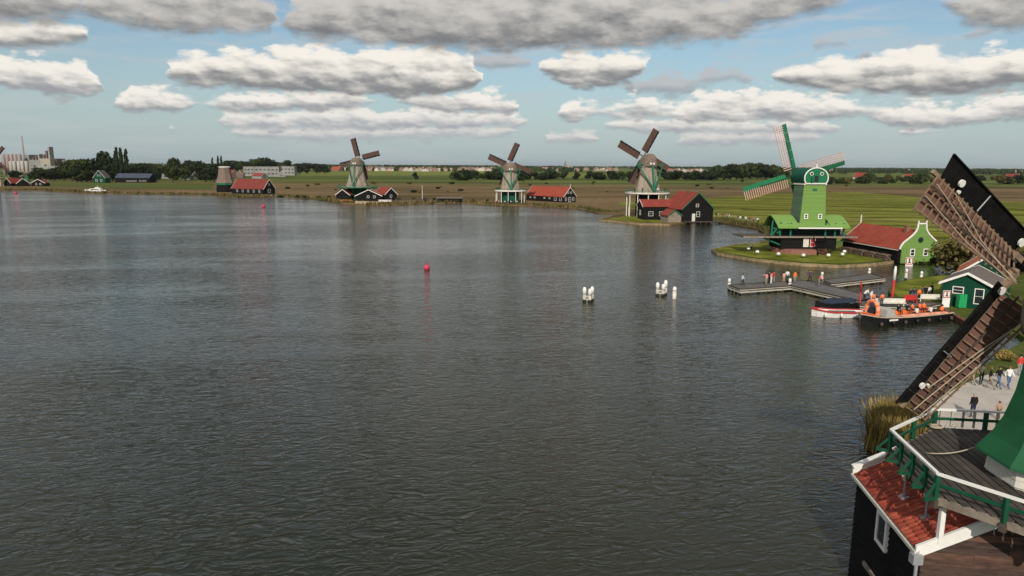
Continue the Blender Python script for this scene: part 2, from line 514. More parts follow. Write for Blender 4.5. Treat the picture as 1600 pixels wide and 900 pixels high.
def meadow_material():
    m = bpy.data.materials.new('meadow_grass')
    m.use_nodes = True
    h = NT(m.node_tree)
    bs = m.node_tree.nodes['Principled BSDF']
    pos = h.n('ShaderNodeNewGeometry').outputs['Position']
    rt = h.n('ShaderNodeVectorRotate', rotation_type='Z_AXIS')
    h.put(rt.inputs['Vector'], pos)
    rt.inputs['Angle'].default_value = rad(17)
    p = rt.outputs[0]
    warp = h.noise(p, .013, 4, .55)
    x, y, z = h.sep(p)
    yy = h.m('ADD', y, h.m('MULTIPLY', warp, 70.0))
    strip = h.m('SINE', h.m('MULTIPLY', yy, 2 * math.pi / 19.0))
    n1 = h.noise(h.v('MULTIPLY', p, (.12, 1, 1)), .12, 5, .62, .3)
    n2 = h.noise(pos, .5, 5, .65)
    c = h.mix(h.mr(n1, .34, .66), (.115, .130, .018), (.25, .245, .036))
    c = h.mix(h.m('MULTIPLY', h.mr(n2, .40, .75), .6), c, (.070, .090, .014))
    # ditches with rough sedge between the strips of pasture
    dt = h.m('ADD', strip, h.m('MULTIPLY', h.m('SUBTRACT', n1, .5), 1.6))
    c = h.mix(h.m('MULTIPLY', h.mr(dt, .72, 1.0), .8), c, (.050, .058, .014))
    wn = h.n('ShaderNodeTexWhiteNoise', noise_dimensions='1D')
    h.put(wn.inputs['W'], h.m('FLOOR', h.m('MULTIPLY', yy, 1 / 19.0)))
    tone = h.m('MULTIPLY_ADD', wn.outputs[0], .55, .80)
    c = h.v('MULTIPLY', c, h.comb(tone, tone, h.m('MULTIPLY', tone, tone)))
    brown = h.noise(h.v('MULTIPLY', p, (.3, 1, 1)), .03, 4, .6)
    c = h.mix(h.mr(brown, .57, .68, 0, .7), c, (.13, .10, .03))
    h.put(bs.inputs['Base Color'], c)
    bs.inputs['Roughness'].default_value = 1.0
    bs.inputs['Specular IOR Level'].default_value = .05
    bn = h.n('ShaderNodeBump')
    bn.inputs['Strength'].default_value = .9
    bn.inputs['Distance'].default_value = .6
    h.put(bn.inputs['Height'], h.m('ADD', h.noise(pos, 1.5, 3, .7), h.m('MULTIPLY', dt, -.8)))
    m.node_tree.links.new(bn.outputs[0], bs.inputs['Normal'])
    return m
M_meadow = meadow_material()
sheet('meadow', gp([(1118, 340), (1190, 354), (1215, 372), (1330, 385), (1470, 404), (1540, 408), (1760, 420), (1760, 318), (1600, 316), (1440, 308), (1330, 300), (1200, 303), (1120, 309), (1030, 311), (960, 318), (985, 326), (1060, 332)]), M_meadow, LZ + .02)
M_field1 = pm('pasture_bright', (.15, .17, .035), .25, .02, 1, spec=.05, stretch=(.2, 1, 1))
M_field2 = pm('pasture_dull', (.08, .10, .025), .25, .02, 1, spec=.05, stretch=(.2, 1, 1))
for k, (pts, mt) in enumerate([
        ([(470, 274), (700, 273.5), (775, 276), (775, 270), (690, 266.5), (560, 267), (470, 269)], M_field1),
        ([(430, 281), (560, 281), (720, 280), (780, 279), (775, 276.5), (700, 274.5), (470, 275)], M_field2),
        ([(870, 276), (980, 277), (985, 271), (870, 270)], M_field1),
        ([(60, 292), (330, 296), (335, 288), (200, 286), (60, 285)], M_field2)]):
    sheet('pasture', gp(pts), mt, LZ + .03 + .02 * k)
sheet('mill_lawn', gp([(1186, 381), (1152, 383), (1118, 389), (1126, 394), (1181, 403), (1250, 409.5), (1312, 412.5), (1366, 409), (1395, 404), (1404, 398), (1320, 384), (1250, 377)]), M_lawn, LZ + .06)
sheet('bank_lawn', gp([(1430, 435), (1475, 431), (1545, 430), (1560, 470), (1478, 477), (1404, 464), (1391, 454), (1399, 444)]), M_lawn, LZ + .05)
sheet('spit_lawn', gp([(944, 343), (1000, 347.5), (1036, 348), (1030, 338), (978, 338)]), M_lawn, LZ + .05)

# wooden camp sheathing along the mill island and the spit of the next mill
def edging(name, px, label):
    pts = subdivide(gp(px, LZ), 20)
    b = MB()
    for i in range(len(pts) - 1):
        a, c = pts[i], pts[i + 1]
        hgt = .52 + R_.uniform(0, .06)
        b.beam((a.x, a.y, hgt / 2 - .05), (c.x, c.y, hgt / 2 - .05), .16, hgt + .1)
    return tag(b.build(name, M_bank), label, 'retaining wall')
edging('bank_edging', [(1186, 380), (1150, 382), (1112, 389.5), (1121, 395.5), (1180, 405), (1250, 412), (1312, 415), (1368, 412), (1396, 408)], 'weathered board edging round the lawn of the bright green mill')
edging('bank_edging', [(968, 333.5), (937, 343), (1000, 349.2), (1046, 350.5)], 'low board edging round the grassy spit under the stilted mill')

# gravel / paved path beside the near mill
M_path = pm('path_paving', (.44, .40, .35), .10, .9, .95, .3, 12, spec=.1)
M_verge = pm('path_verge', (.48, .41, .32), .14, .6, .95, .3, 10, spec=.1)
sheet('path', gp([(1402, 690), (1424, 656), (1456, 632), (1492, 608), (1530, 589), (1600, 574), (1750, 560), (1750, 740), (1480, 790), (1400, 740)]), M_path, LZ + .03)
sheet('path_verge', gp([(1566, 638), (1600, 612), (1750, 590), (1750, 700), (1540, 680), (1545, 655)]), M_verge, LZ + .05)

# ------------------------------------------------------------------ reeds along the shore (uncountable)
def blades(name, spots, hgt, wid, mats, spread, per, label_mats=None, lean=.25, droop=0.0):
    b = MB()
    for (x, y, z) in spots:
        for _ in range(per):
            px, py = x + R_.gauss(0, spread), y + R_.gauss(0, spread)
            a = R_.uniform(0, math.pi)
            hh = hgt * R_.uniform(.55, 1.15)
            w = wid * R_.uniform(.6, 1.3)
            lx, ly = R_.gauss(0, lean) * hh, R_.gauss(0, lean) * hh
            dx, dy = math.cos(a) * w / 2, math.sin(a) * w / 2
            b.cur = R_.choice(range(len(mats)))
            b.add([(px - dx, py - dy, z), (px + dx, py + dy, z), (px + dx * .8 + lx * .5, py + dy * .8 + ly * .5, z + hh * .6), (px + lx, py + ly, z + hh * (1 - droop))], [(0, 1, 2), (0, 2, 3)])
    return stuff(b.build(name, mats))
M_reed = [pm('reed_straw', (.20, .145, .055), .3, .4, .9, spec=.1), pm('reed_green', (.075, .085, .022), .3, .4, .9, spec=.1), pm('reed_brown', (.12, .085, .035), .3, .4, .9, spec=.1), pm('reed_dark', (.045, .055, .016), .3, .4, .9, spec=.1)]
def along(px, step, inset=1.2):
    pts = gp(px)
    out = []
    for i in range(len(pts) - 1):
        a, c = pts[i], pts[i + 1]
        L = (c - a).length
        nrm = Vector((-(c - a).y, (c - a).x, 0)).normalized()
        for k in range(max(1, int(L / step))):
            q = a.lerp(c, (k + R_.random()) / max(1, int(L / step))) + nrm * R_.uniform(0, inset)
            out.append((q.x, q.y, LZ - .25))
    return out
o = blades('shore_reeds', along(SHORE[:16], 1.0, 5), 1.7, .55, M_reed, .8, 7)
tag(o, 'brown and green reed fringe along the far bank', 'reeds')
o = blades('shore_reeds', along([(900, 324), (935, 331), (968, 332)], .6, 3) + along([(1112, 343), (1150, 350), (1188, 356), (1202, 366)], .3, 3.5), 1.5, .35, M_reed[1:], .6, 7)
tag(o, 'dark green reeds on the bank between the stilted and the bright green mill', 'reeds')
# ------------------------------------------------------------------ trees and bushes
M_bark = pm('bark', (.075, .06, .045), .3, 3, .95)
def leafmat(name, c, c2):
    m = pm(name, c, .3, .5, .85, col2=c2, spec=.12, local=True)
    return m
M_leaf = [leafmat('leaf_oak', (.026, .042, .013), (.060, .078, .022)), leafmat('leaf_dark', (.016, .028, .011), (.036, .052, .018)), leafmat('leaf_olive', (.075, .070, .020), (.15, .12, .040)), leafmat('leaf_gold', (.24, .175, .05), (.44, .32, .10))]

def crown_mesh(name, lobes, n, size, mat, seed):
    """leaf sprays spread through the lobes of a crown, thicker near the surface of each lobe"""
    r = random.Random(seed)
    b = MB()
    tot = sum(l[3] * l[4] * l[5] for l in lobes)
    for (cx, cy, cz, rx, ry, rz) in lobes:
        k = max(20, int(n * (rx * ry * rz) / tot))
        for _ in range(k):
            d = Vector((r.gauss(0, 1), r.gauss(0, 1), r.gauss(0, 1))).normalized()
            q = r.random() ** .38 * r.uniform(.82, 1.1)
            p = Vector((cx + d.x * rx * q, cy + d.y * ry * q, cz + d.z * rz * q))
            a = Vector((r.gauss(0, 1), r.gauss(0, 1), r.gauss(0, .6))).normalized()
            c = a.cross(d + Vector((r.gauss(0, .5), r.gauss(0, .5), r.gauss(0, .5)))).normalized()
            s = size * r.uniform(.5, 1.25)
            b.add([p - a * s * .5 - c * s * .25, p + a * s * .1 - c * s * .5, p + a * s * .6, p + c * s * .45], [(0, 1, 2, 3)])
    return b.mesh(name, mat)
def trunk_mesh(name, h, r0, lobes, seed):
    r = random.Random(seed)
    b = MB()
    b.tube([(0, 0, -.3), (r.uniform(-.1, .1), 0, h * .3), (r.uniform(-.2, .2), r.uniform(-.2, .2), h * .75)], [r0 * 1.3, r0, r0 * .45], 7)
    for l in lobes[:6]:
        z0 = h * r.uniform(.22, .45)
        b.tube([(0, 0, z0), (l[0] * .5, l[1] * .5, (z0 + l[2]) / 2), (l[0], l[1], l[2])], [r0 * .5, r0 * .32, r0 * .12], 5)
    return b.mesh(name, M_bark)
PROTO = {}
def make_proto(key, h, w, kind, mat, seed, n=2600, size=.9):
    r = random.Random(seed)
    lobes = []
    if kind == 'round':
        for i in range(9):
            a = r.uniform(0, 6.28)
            q = r.uniform(.15, .62) * w / 2
            s = r.uniform(.20, .34) * w
            lobes.append((math.cos(a) * q, math.sin(a) * q, h * r.uniform(.26, .80), s, s, s * .85))
        lobes.append((0, 0, h * .62, w * .30, w * .30, h * .26))
    elif kind == 'poplar':
        for i in range(10):
            t = i / 9
            s = w * (.30 + .55 * math.sin(math.pi * (.12 + .80 * t)) ** .8) * .52
            lobes.append((r.uniform(-.1, .1) * w, r.uniform(-.1, .1) * w, h * (.10 + .82 * t), s, s, h * .09))
    else:
        for i in range(8):
            a = r.uniform(0, 6.28)
            q = r.uniform(.1, .75) * w / 2
            s = r.uniform(.18, .30) * w
            lobes.append((math.cos(a) * q, math.sin(a) * q, max(s * .55, h * r.uniform(.25, .62)), s, s, min(s, h * .42)))
    PROTO[key] = (trunk_mesh('trunk', h, (.035 if kind != 'bush' else .02) * h, lobes, seed), crown_mesh('crown', lobes, n, size, mat, seed))
make_proto('oak', 10, 9, 'round', M_leaf[0], 3)
make_proto('elm', 10, 8, 'round', M_leaf[0], 11)
make_proto('dark', 10, 8.5, 'round', M_leaf[1], 5)
make_proto('olive', 10, 9, 'round', M_leaf[2], 8)
make_proto('poplar', 10, 2.6, 'poplar', M_leaf[1], 9, 2200, .6)
make_proto('bush', 3, 5, 'bush', M_leaf[0], 21, 1100, .5)
make_proto('bush_dark', 3, 5, 'bush', M_leaf[1], 22, 1100, .5)
make_proto('bush_olive', 3, 5, 'bush', M_leaf[2], 23, 1100, .5)
def tree(key, p, h, label, group, wide=1.0, name=None, cat=None, rnd=R_):
    tm, cm = PROTO[key]
    base = 3.0 if key.startswith('bush') else 10.0
    nm = name or {'poplar': 'poplar_tree'}.get(key, 'bush' if key.startswith('bush') else 'broadleaf_tree')
    o = thing(nm, (p[0], p[1], LZ), label, cat or ('bush' if key.startswith('bush') else 'tree'), group, rnd.uniform(0, 6.28))
    s = h / base
    o.scale = (s * wide, s * wide, s)
    link('trunk', tm, o)
    link('crown', cm, o)
    return o
def ph(px, py, top, z=LZ):
    """ground point and height of something whose foot and top the photo shows at py and top"""
    g = G(px, py, z)
    d = ray(px, top)
    t = g.y / d.y
    return g, CAMH + d.z * t - z
# poplars, tall dark tree and the wood at the left
for x, t in ((185, 230), (192, 231), (200, 233)):
    g, h = ph(x, 283, t)
    tree('poplar', g, h, {185: 'leftmost of the three tall poplars behind the blue roofed barn', 192: 'middle one of the three tall poplars behind the blue roofed barn', 200: 'rightmost of the three tall poplars behind the blue roofed barn'}[x], 'three poplars', .62)
g, h = ph(164, 282, 236)
tree('dark', g, h, 'tall dark rounded tree just left of the three poplars', None, .85)
for i, (x, b, t, w, k) in enumerate([(112, 283, 249, 1.1, 'oak'), (127, 284, 247, 1.1, 'oak'), (141, 284, 247, 1.0, 'dark'), (100, 283, 257, 1.3, 'oak'), (85, 283, 262, 1.4, 'dark'), (62, 284, 266, 1.4, 'dark'), (72, 283, 263, 1.3, 'oak'), (176, 283, 256, 1.0, 'dark'), (207, 283, 258, 1.2, 'dark'), (25, 285, 266, 1.3, 'dark'), (120, 285, 262, 1.3, 'dark'), (43, 284, 268, 1.4, 'oak'), (135, 285, 264, 1.4, 'oak')]):
    g, h = ph(x, b, t)
    tree(k, g, h, 'dark broadleaf tree in the wood left of the poplars', 'wood beside the factory', w)
for i in range(22):
    x = R_.uniform(48, 240)
    g, h = ph(x, R_.uniform(278, 281), R_.uniform(256, 266))
    tree(R_.choice(('dark', 'oak', 'elm')), g, h, 'dark tree at the back of the left bank wood', 'back of the left bank wood', 1.3)
for i in range(26):
    x = R_.uniform(214, 352)
    g, h = ph(x, R_.uniform(273, 278), R_.uniform(254, 262))
    tree(R_.choice(('dark', 'oak', 'elm')), g, h, 'dark tree in the wooded strip behind the pale halls', 'wooded strip behind the halls', 1.4)
for i, (x, b, t, w, k) in enumerate([(272, 282, 246, .8, 'dark'), (283, 280, 255, 1.1, 'oak'), (298, 279, 250, 1.0, 'dark'), (311, 281, 251, 1.0, 'dark'), (322, 284, 257, 1.2, 'dark'), (334, 285, 256, 1.2, 'dark'), (270, 286, 258, .9, 'oak'), (247, 284, 262, 1.0, 'dark'), (235, 281, 258, 1.1, 'dark'), (220, 280, 256, 1.2, 'dark'), (255, 279, 257, 1.2, 'oak'), (290, 283, 262, 1.2, 'oak')]):
    g, h = ph(x, b, t)
    tree(k, g, h, 'dark tree in the grove between the blue barn and the sailless mill', 'grove left of the sailless mill', w)
for x, t in ((333, 246), (342, 243.5), (347, 243.5)):
    g, h = ph(x, 273, t)
    tree('poplar', g, h, 'slim distant poplar rising just left above the sailless mill', 'slim poplars behind the sailless mill', .6)
for i, (x, b, t, w, k) in enumerate([(358, 272, 250, 1.2, 'dark'), (372, 271, 250, 1.2, 'oak'), (385, 271, 252, 1.2, 'dark'), (400, 270, 247, 1.0, 'oak'), (412, 270, 245.5, 1.1, 'dark'), (423, 270, 249, 1.2, 'dark'), (438, 270, 252, 1.2, 'oak'), (450, 270, 250, 1.1, 'dark'), (466, 271, 255, 1.2, 'dark'), (480, 271, 254, 1.4, 'dark'), (495, 271, 255, 1.5, 'dark'), (507, 271, 256, 1.4, 'dark')]):
    g, h = ph(x, b, t)
    tree(k, g, h, 'round tree in the row behind the long white flats', 'trees behind the flats', w)
# hedge behind mill 3 and 4
for i in range(26):
    x = 722 + i * 10.5 + R_.uniform(-3, 3)
    if 868 < x < 925 and R_.random() < .6:
        continue
    g, h = ph(x, 281 + R_.uniform(-1, 1.5), R_.uniform(263, 271) + (3 if x > 870 else 0))
    tree(R_.choice(['oak', 'dark', 'bush_dark']), g, h, 'dark scrub tree in the hedge behind the third and fourth mill', 'hedge behind the third and fourth mill', 1.25)
for i in range(12):
    x = 1122 + i * 9.5 + R_.uniform(-3, 3)
    g, h = ph(x, 280.5 + R_.uniform(-1, 1), R_.uniform(252.5, 259) if x < 1215 else R_.uniform(260, 266))
    tree(R_.choice(['oak', 'dark', 'elm']), g, h, 'tall dark tree in the copse left of the green sails', 'copse beyond the meadow', 1.35)
for i in range(12):
    x = 1040 + i * 7 + R_.uniform(-3, 3)
    g, h = ph(x, 281 + R_.uniform(-1, 1), R_.uniform(265, 271))
    tree(R_.choice(['bush_dark', 'dark']), g, h, 'low dark tree in the hedge right of the stilted mill', 'hedge right of the stilted mill', 1.3)
for i in range(26):
    x = 1268 + i * 7.5 + R_.uniform(-3, 3)
    g, h = ph(x, 285 + R_.uniform(-3, 3), R_.uniform(269, 279))
    tree(R_.choice(['olive', 'bush_olive', 'oak', 'bush']), g, h, 'olive scrub tree in the rough beyond the right hand meadow', 'scrub beyond the right meadow', 1.4)
for i in range(14):
    x = 1480 + i * 10 + R_.uniform(-4, 4)
    g, h = ph(x, 284 + R_.uniform(-5, 5), R_.uniform(272, 278))
    tree(R_.choice(['olive', 'dark', 'bush']), g, h, 'dark scrub tree on the marsh behind the black near sail', 'scrub behind the near sail', 1.3)
for i in range(46):
    x, y = R_.uniform(440, 1330), R_.uniform(283, 303)
    if 960 < x < 1060 or 1180 < x < 1300:
        continue
    g, h = ph(x, y, y - R_.uniform(1.5, 4.5))
    tree(R_.choice(['bush', 'bush_olive', 'bush_dark']), g, h, 'small low shrub scattered over the brown marsh', 'marsh shrubs', 1.5)
g, h = ph(649, 281, 269)
tree('dark', g, h, 'single round dark tree in the field right of the second mill', None, 1.0)
for i in range(20):
    x = 440 + i * 20 + R_.uniform(-8, 8)
    g, h = ph(x, 309 + (x - 440) * .022 + R_.uniform(-2, 1), 304 + (x - 440) * .022)
    tree(R_.choice(['bush', 'bush_dark']), g, h, 'low green bush on the far bank between the mills', 'bushes on the far bank', 1.2)
for i, (x, b, t, w, lab) in enumerate([(1516, 424, 386, 1.45, 'broad olive bush on the bank right of the bell gable'), (1478, 419, 398, .8, 'smaller olive bush right of the bell gable wall'), (1536, 424, 383, 1.3, 'olive bush behind the ticket hut roof'), (1462, 414, 404, .7, 'low olive bush at the foot of the bell gable')]):
    g, h = ph(x, b, t)
    make_proto('bank%d' % i, 10, 14 * w, 'bush', [M_leaf[2], M_leaf[2], M_leaf[2], M_leaf[0]][i], 40 + i, 5200, .85)
    tree('bank%d' % i, g, h * 1.7, lab, 'bushes beside the bell gable house', 1.0, 'bush', 'bush')
# low plants on the bank behind the path
make_proto('bush_near', 3, 5, 'bush', M_leaf[0], 61, 5000, .26)
make_proto('bush_gold', 3, 3.4, 'bush', M_leaf[3], 62, 5200, .22)
PROTO['bush_green2'] = PROTO['bush_near']
for (x, y, hh, k, lab, w) in [(51, 62.5, 1.6, 'bush_near', 'green shrub left behind the walkers on the path', 1.0), (55, 63.5, 1.9, 'bush_near', 'green shrub right behind the walkers on the path', 1.1), (46, 63, 1.3, 'bush_gold', 'yellowing shrub at the water behind the lower sail', 1.2), (24.6, 38.6, 2.3, 'bush_near', 'small green shrub behind the stage railing', .6)]:
    tree(k, (x, y), hh, lab, None, w, 'shrub', 'shrub')
spots = []
for k in range(75):
    q = G(R_.uniform(1374, 1432), R_.uniform(672, 716), LZ - .2)
    spots.append((q.x, q.y, LZ - .2))
o = blades('golden_reeds', spots, 2.35, .085, [M_leaf[3], M_reed[0], M_leaf[3], M_leaf[3], M_leaf[2]], .4, 75, lean=.17)
tag(o, 'tall golden reeds at the water between the lower sail tip and the warehouse roof', 'reeds')
# far woodland on the horizon: reads as one mass
b = MB()
r = random.Random(4)
for (d0, d1, n, h0, h1) in ((1900, 2600, 2600, 6, 13), (2800, 3600, 3000, 8, 15), (4200, 6000, 4200, 10, 16)):
    for _ in range(n):
        Y = r.uniform(d0, d1)
        X = Y * r.uniform(-1.0, 1.0)
        gate = math.sin(X * .004 + d0) + math.sin(X * .0113 + d0 * 2.1) + .7 * math.sin(X * .023)
        if gate < -.35:
            continue
        hh = r.uniform(h0, h1) * 1.15 * (.75 + .25 * min(1, gate + .6))
        w = hh * r.uniform(.6, 1.3)
        a = r.uniform(-.6, .6)
        dx, dy = math.cos(a) * w / 2, math.sin(a) * w / 2
        b.cur = r.choice((0, 0, 1))
        b.add([(X - dx, Y - dy, 0), (X + dx, Y + dy, 0), (X + dx * .9, Y + dy, hh * .6), (X + dx * .4, Y, hh * .95), (X - dx * .3, Y, hh), (X - dx * .95, Y - dy, hh * .55)], [(0, 1, 2, 3, 4, 5)])
        b.add([(X - dy, Y - dx, 0), (X + dy, Y + dx, 0), (X + dy * .9, Y + dx, hh * .6), (X, Y + dx * .3, hh), (X - dy * .9, Y - dx, hh * .6)], [(0, 1, 2, 3, 4)])
o = stuff(b.build('far_woodland', [M_leaf[1], M_leaf[0]]))
tag(o, 'dark wooded belt along the whole horizon', 'woodland')
# ------------------------------------------------------------------ building materials
def tile_material(name, c1, c2, pitch=.30):
    """pantiles: rows and rolls as relief in the roof's own coordinates (x across, y up the slope)"""
    m = bpy.data.materials.new(name)
    m.use_nodes = True
    h = NT(m.node_tree)
    bs = m.node_tree.nodes['Principled BSDF']
    pos = h.n('ShaderNodeTexCoord').outputs['Object']
    x, y, z = h.sep(pos)
    s = h.m('ADD', x, z)
    w1 = h.m('SINE', h.m('MULTIPLY', y, 2 * math.pi / pitch))
    w2 = h.m('FRACT', h.m('MULTIPLY', z, 1 / (pitch * .9)))
    cell = h.n('ShaderNodeTexWhiteNoise', noise_dimensions='2D')
    h.put(cell.inputs['Vector'], h.comb(h.m('FLOOR', h.m('MULTIPLY', y, 1 / pitch)), h.m('FLOOR', h.m('MULTIPLY', z, 1 / (pitch * .9))), 0))
    n = h.noise(pos, .5, 5, .65)
    f = h.m('ADD', h.m('MULTIPLY', cell.outputs[0], .45), h.m('MULTIPLY', h.mr(n, .3, .7), .6), clamp=True)
    c = h.mix(f, c1, c2)
    moss = h.noise(pos, 1.3, 5, .7)
    c = h.mix(h.mr(moss, .50, .72, 0, .65), c, (.10, .085, .05))
    h.put(bs.inputs['Base Color'], c)
    bs.inputs['Roughness'].default_value = .8
    bs.inputs['Specular IOR Level'].default_value = .2
    bn = h.n('ShaderNodeBump')
    bn.inputs['Strength'].default_value = .8
    bn.inputs['Distance'].default_value = .06
    h.put(bn.inputs['Height'], h.m('ADD', h.m('MULTIPLY', w1, .5), w2))
    m.node_tree.links.new(bn.outputs[0], bs.inputs['Normal'])
    return m
M_tile = tile_material('pantile_red', (.21, .034, .024), (.31, .060, .042))
M_tile_b = tile_material('pantile_bright', (.27, .042, .026), (.38, .078, .048))
M_tile_d = tile_material('pantile_dark', (.16, .028, .024), (.24, .050, .038))
M_tile_o = tile_material('pantile_orange', (.46, .12, .055), (.62, .20, .10))
M_slate = pm('roof_grey', (.14, .115, .10), .25, 2, .8, .4, 8)
M_slate_b = pm('roof_blue', (.055, .065, .10), .2, .8, .8)
def board_material(name, c, pitch=.22, var=.25, axis='z', rough=.75):
    m = bpy.data.materials.new(name)
    m.use_nodes = True
    h = NT(m.node_tree)
    bs = m.node_tree.nodes['Principled BSDF']
    pos = h.n('ShaderNodeTexCoord').outputs['Object']
    xyz = h.sep(pos)
    a = xyz['xyz'.index(axis)]
    k = h.m('MULTIPLY', a, 1 / pitch)
    wn = h.n('ShaderNodeTexWhiteNoise', noise_dimensions='1D')
    h.put(wn.inputs['W'], h.m('FLOOR', k))
    n = h.noise(h.v('MULTIPLY', pos, (1, 1, 4) if axis == 'z' else (4, 4, 1)), 1.2, 5, .65)
    f = h.m('ADD', h.m('MULTIPLY', wn.outputs[0], .5), h.m('MULTIPLY', n, .5))
    h.put(bs.inputs['Base Color'], h.mix(f, tuple(q * (1 - var) for q in c), tuple(q * (1 + var) for q in c)))
    bs.inputs['Roughness'].default_value = rough
    bs.inputs['Specular IOR Level'].default_value = .12
    bn = h.n('ShaderNodeBump')
    bn.inputs['Strength'].default_value = .6
    bn.inputs['Distance'].default_value = .03
    h.put(bn.inputs['Height'], h.m('FRACT', k))
    m.node_tree.links.new(bn.outputs[0], bs.inputs['Normal'])
    MATS[name] = m
    return m
M_black = board_material('tarred_boards', (.011, .0105, .010), .25, .4, rough=.95)
M_dkgreen = board_material('boards_dark_green', (.006, .055, .030), .22, .2)
M_teal = board_material('boards_teal', (.012, .085, .055), .22, .2)
M_ltgreen = board_material('boards_light_green', (.175, .300, .078), .2, .16)
M_capgreen = board_material('boards_mid_green', (.020, .155, .070), .2, .15)
M_white = pm('white_paint', (.78, .76, .71), .06, 2.5, .55)
M_cream = pm('cream_paint', (.62, .60, .52), .08, 2.5, .6)
M_green = pm('green_paint', (.014, .140, .070), .15, 2, .5)
M_green_d = pm('green_paint_dark', (.007, .070, .034), .15, 2, .5)
M_red = pm('red_paint', (.45, .03, .025), .12, 2, .5)
M_glass = pm('window_glass', (.02, .025, .03), .3, 3, .08, spec=.6)
M_thatch = pm('thatch', (.30, .25, .20), .22, .9, 1, .7, 5, spec=.05, stretch=(1, 1, .3), detail=6)
M_thatch_d = pm('thatch_cap', (.19, .145, .115), .25, 1.2, 1, .7, 5, spec=.05)
M_wood = pm('weathered_wood', (.23, .19, .15), .25, 2, .85, .4, 9)
M_wood_d = pm('dark_wood', (.075, .058, .045), .3, 2, .85, .4, 9)
M_brick = pm('brick_red', (.26, .12, .085), .3, 4, .9, .4, 14)
M_conc = pm('concrete', (.42, .41, .38), .15, .6, .9)
M_metal = pm('grey_metal', (.35, .36, .37), .1, 2, .45, metal=.3)
M_sailbrown = pm('sailcloth_brown', (.105, .056, .047), .2, .8, .9, .2, 6)
M_sailwhite = pm('sail_lath_white', (.72, .66, .58), .1, 2, .7)
M_sailred = pm('sail_lath_red', (.50, .16, .09), .1, 2, .7)
M_tar = pm('tarred_windboard', (.009, .0085, .0085), .4, 2.5, .75, .3, 6, spec=.12)
M_lath = pm('sail_lath', (.26, .18, .12), .2, 3, .8)
M_lath_d = pm('sail_lath_dark', (.13, .075, .055), .2, 3, .85)
M_boardlit = pm('windboard_grey', (.055, .045, .042), .3, 1, .6)

def window(parent, c, w, h, n, mat=None, frame=.09, proud=.05, bars=True, name='window', pane=None):
    """frame with its pane as a child; c centre, n outward normal (horizontal)"""
    n = Vector(n).normalized()
    x = Vector((-n.y, n.x, 0))
    c = Vector(c)
    b = MB()
    for s in (-1, 1):
        b.beam(c + x * s * (w / 2) + Vector((0, 0, -h / 2 - frame / 2)), c + x * s * (w / 2) + Vector((0, 0, h / 2 + frame / 2)), frame, proud * 2, up=n)
        b.beam(c + x * (-w / 2 + frame / 2) + Vector((0, 0, s * h / 2)), c + x * (w / 2 - frame / 2) + Vector((0, 0, s * h / 2)), frame, proud * 1.9, up=n) if False else b.beam(c - x * (w / 2 - frame / 2) + Vector((0, 0, s * h / 2)), c + x * (w / 2 - frame / 2) + Vector((0, 0, s * h / 2)), proud * 1.9, frame)
    if bars:
        b.beam(c - x * (w / 2 - frame / 2), c + x * (w / 2 - frame / 2), proud * 1.2, frame * .45)
    o = b.build(name, mat or M_white, parent)
    b = MB()
    q = c + n * proud * .35
    b.add([q - x * w / 2 - Vector((0, 0, h / 2)), q + x * w / 2 - Vector((0, 0, h / 2)), q + x * w / 2 + Vector((0, 0, h / 2)), q - x * w / 2 + Vector((0, 0, h / 2))], [(0, 1, 2, 3)])
    b.build('pane', pane or M_glass, o)
    return o

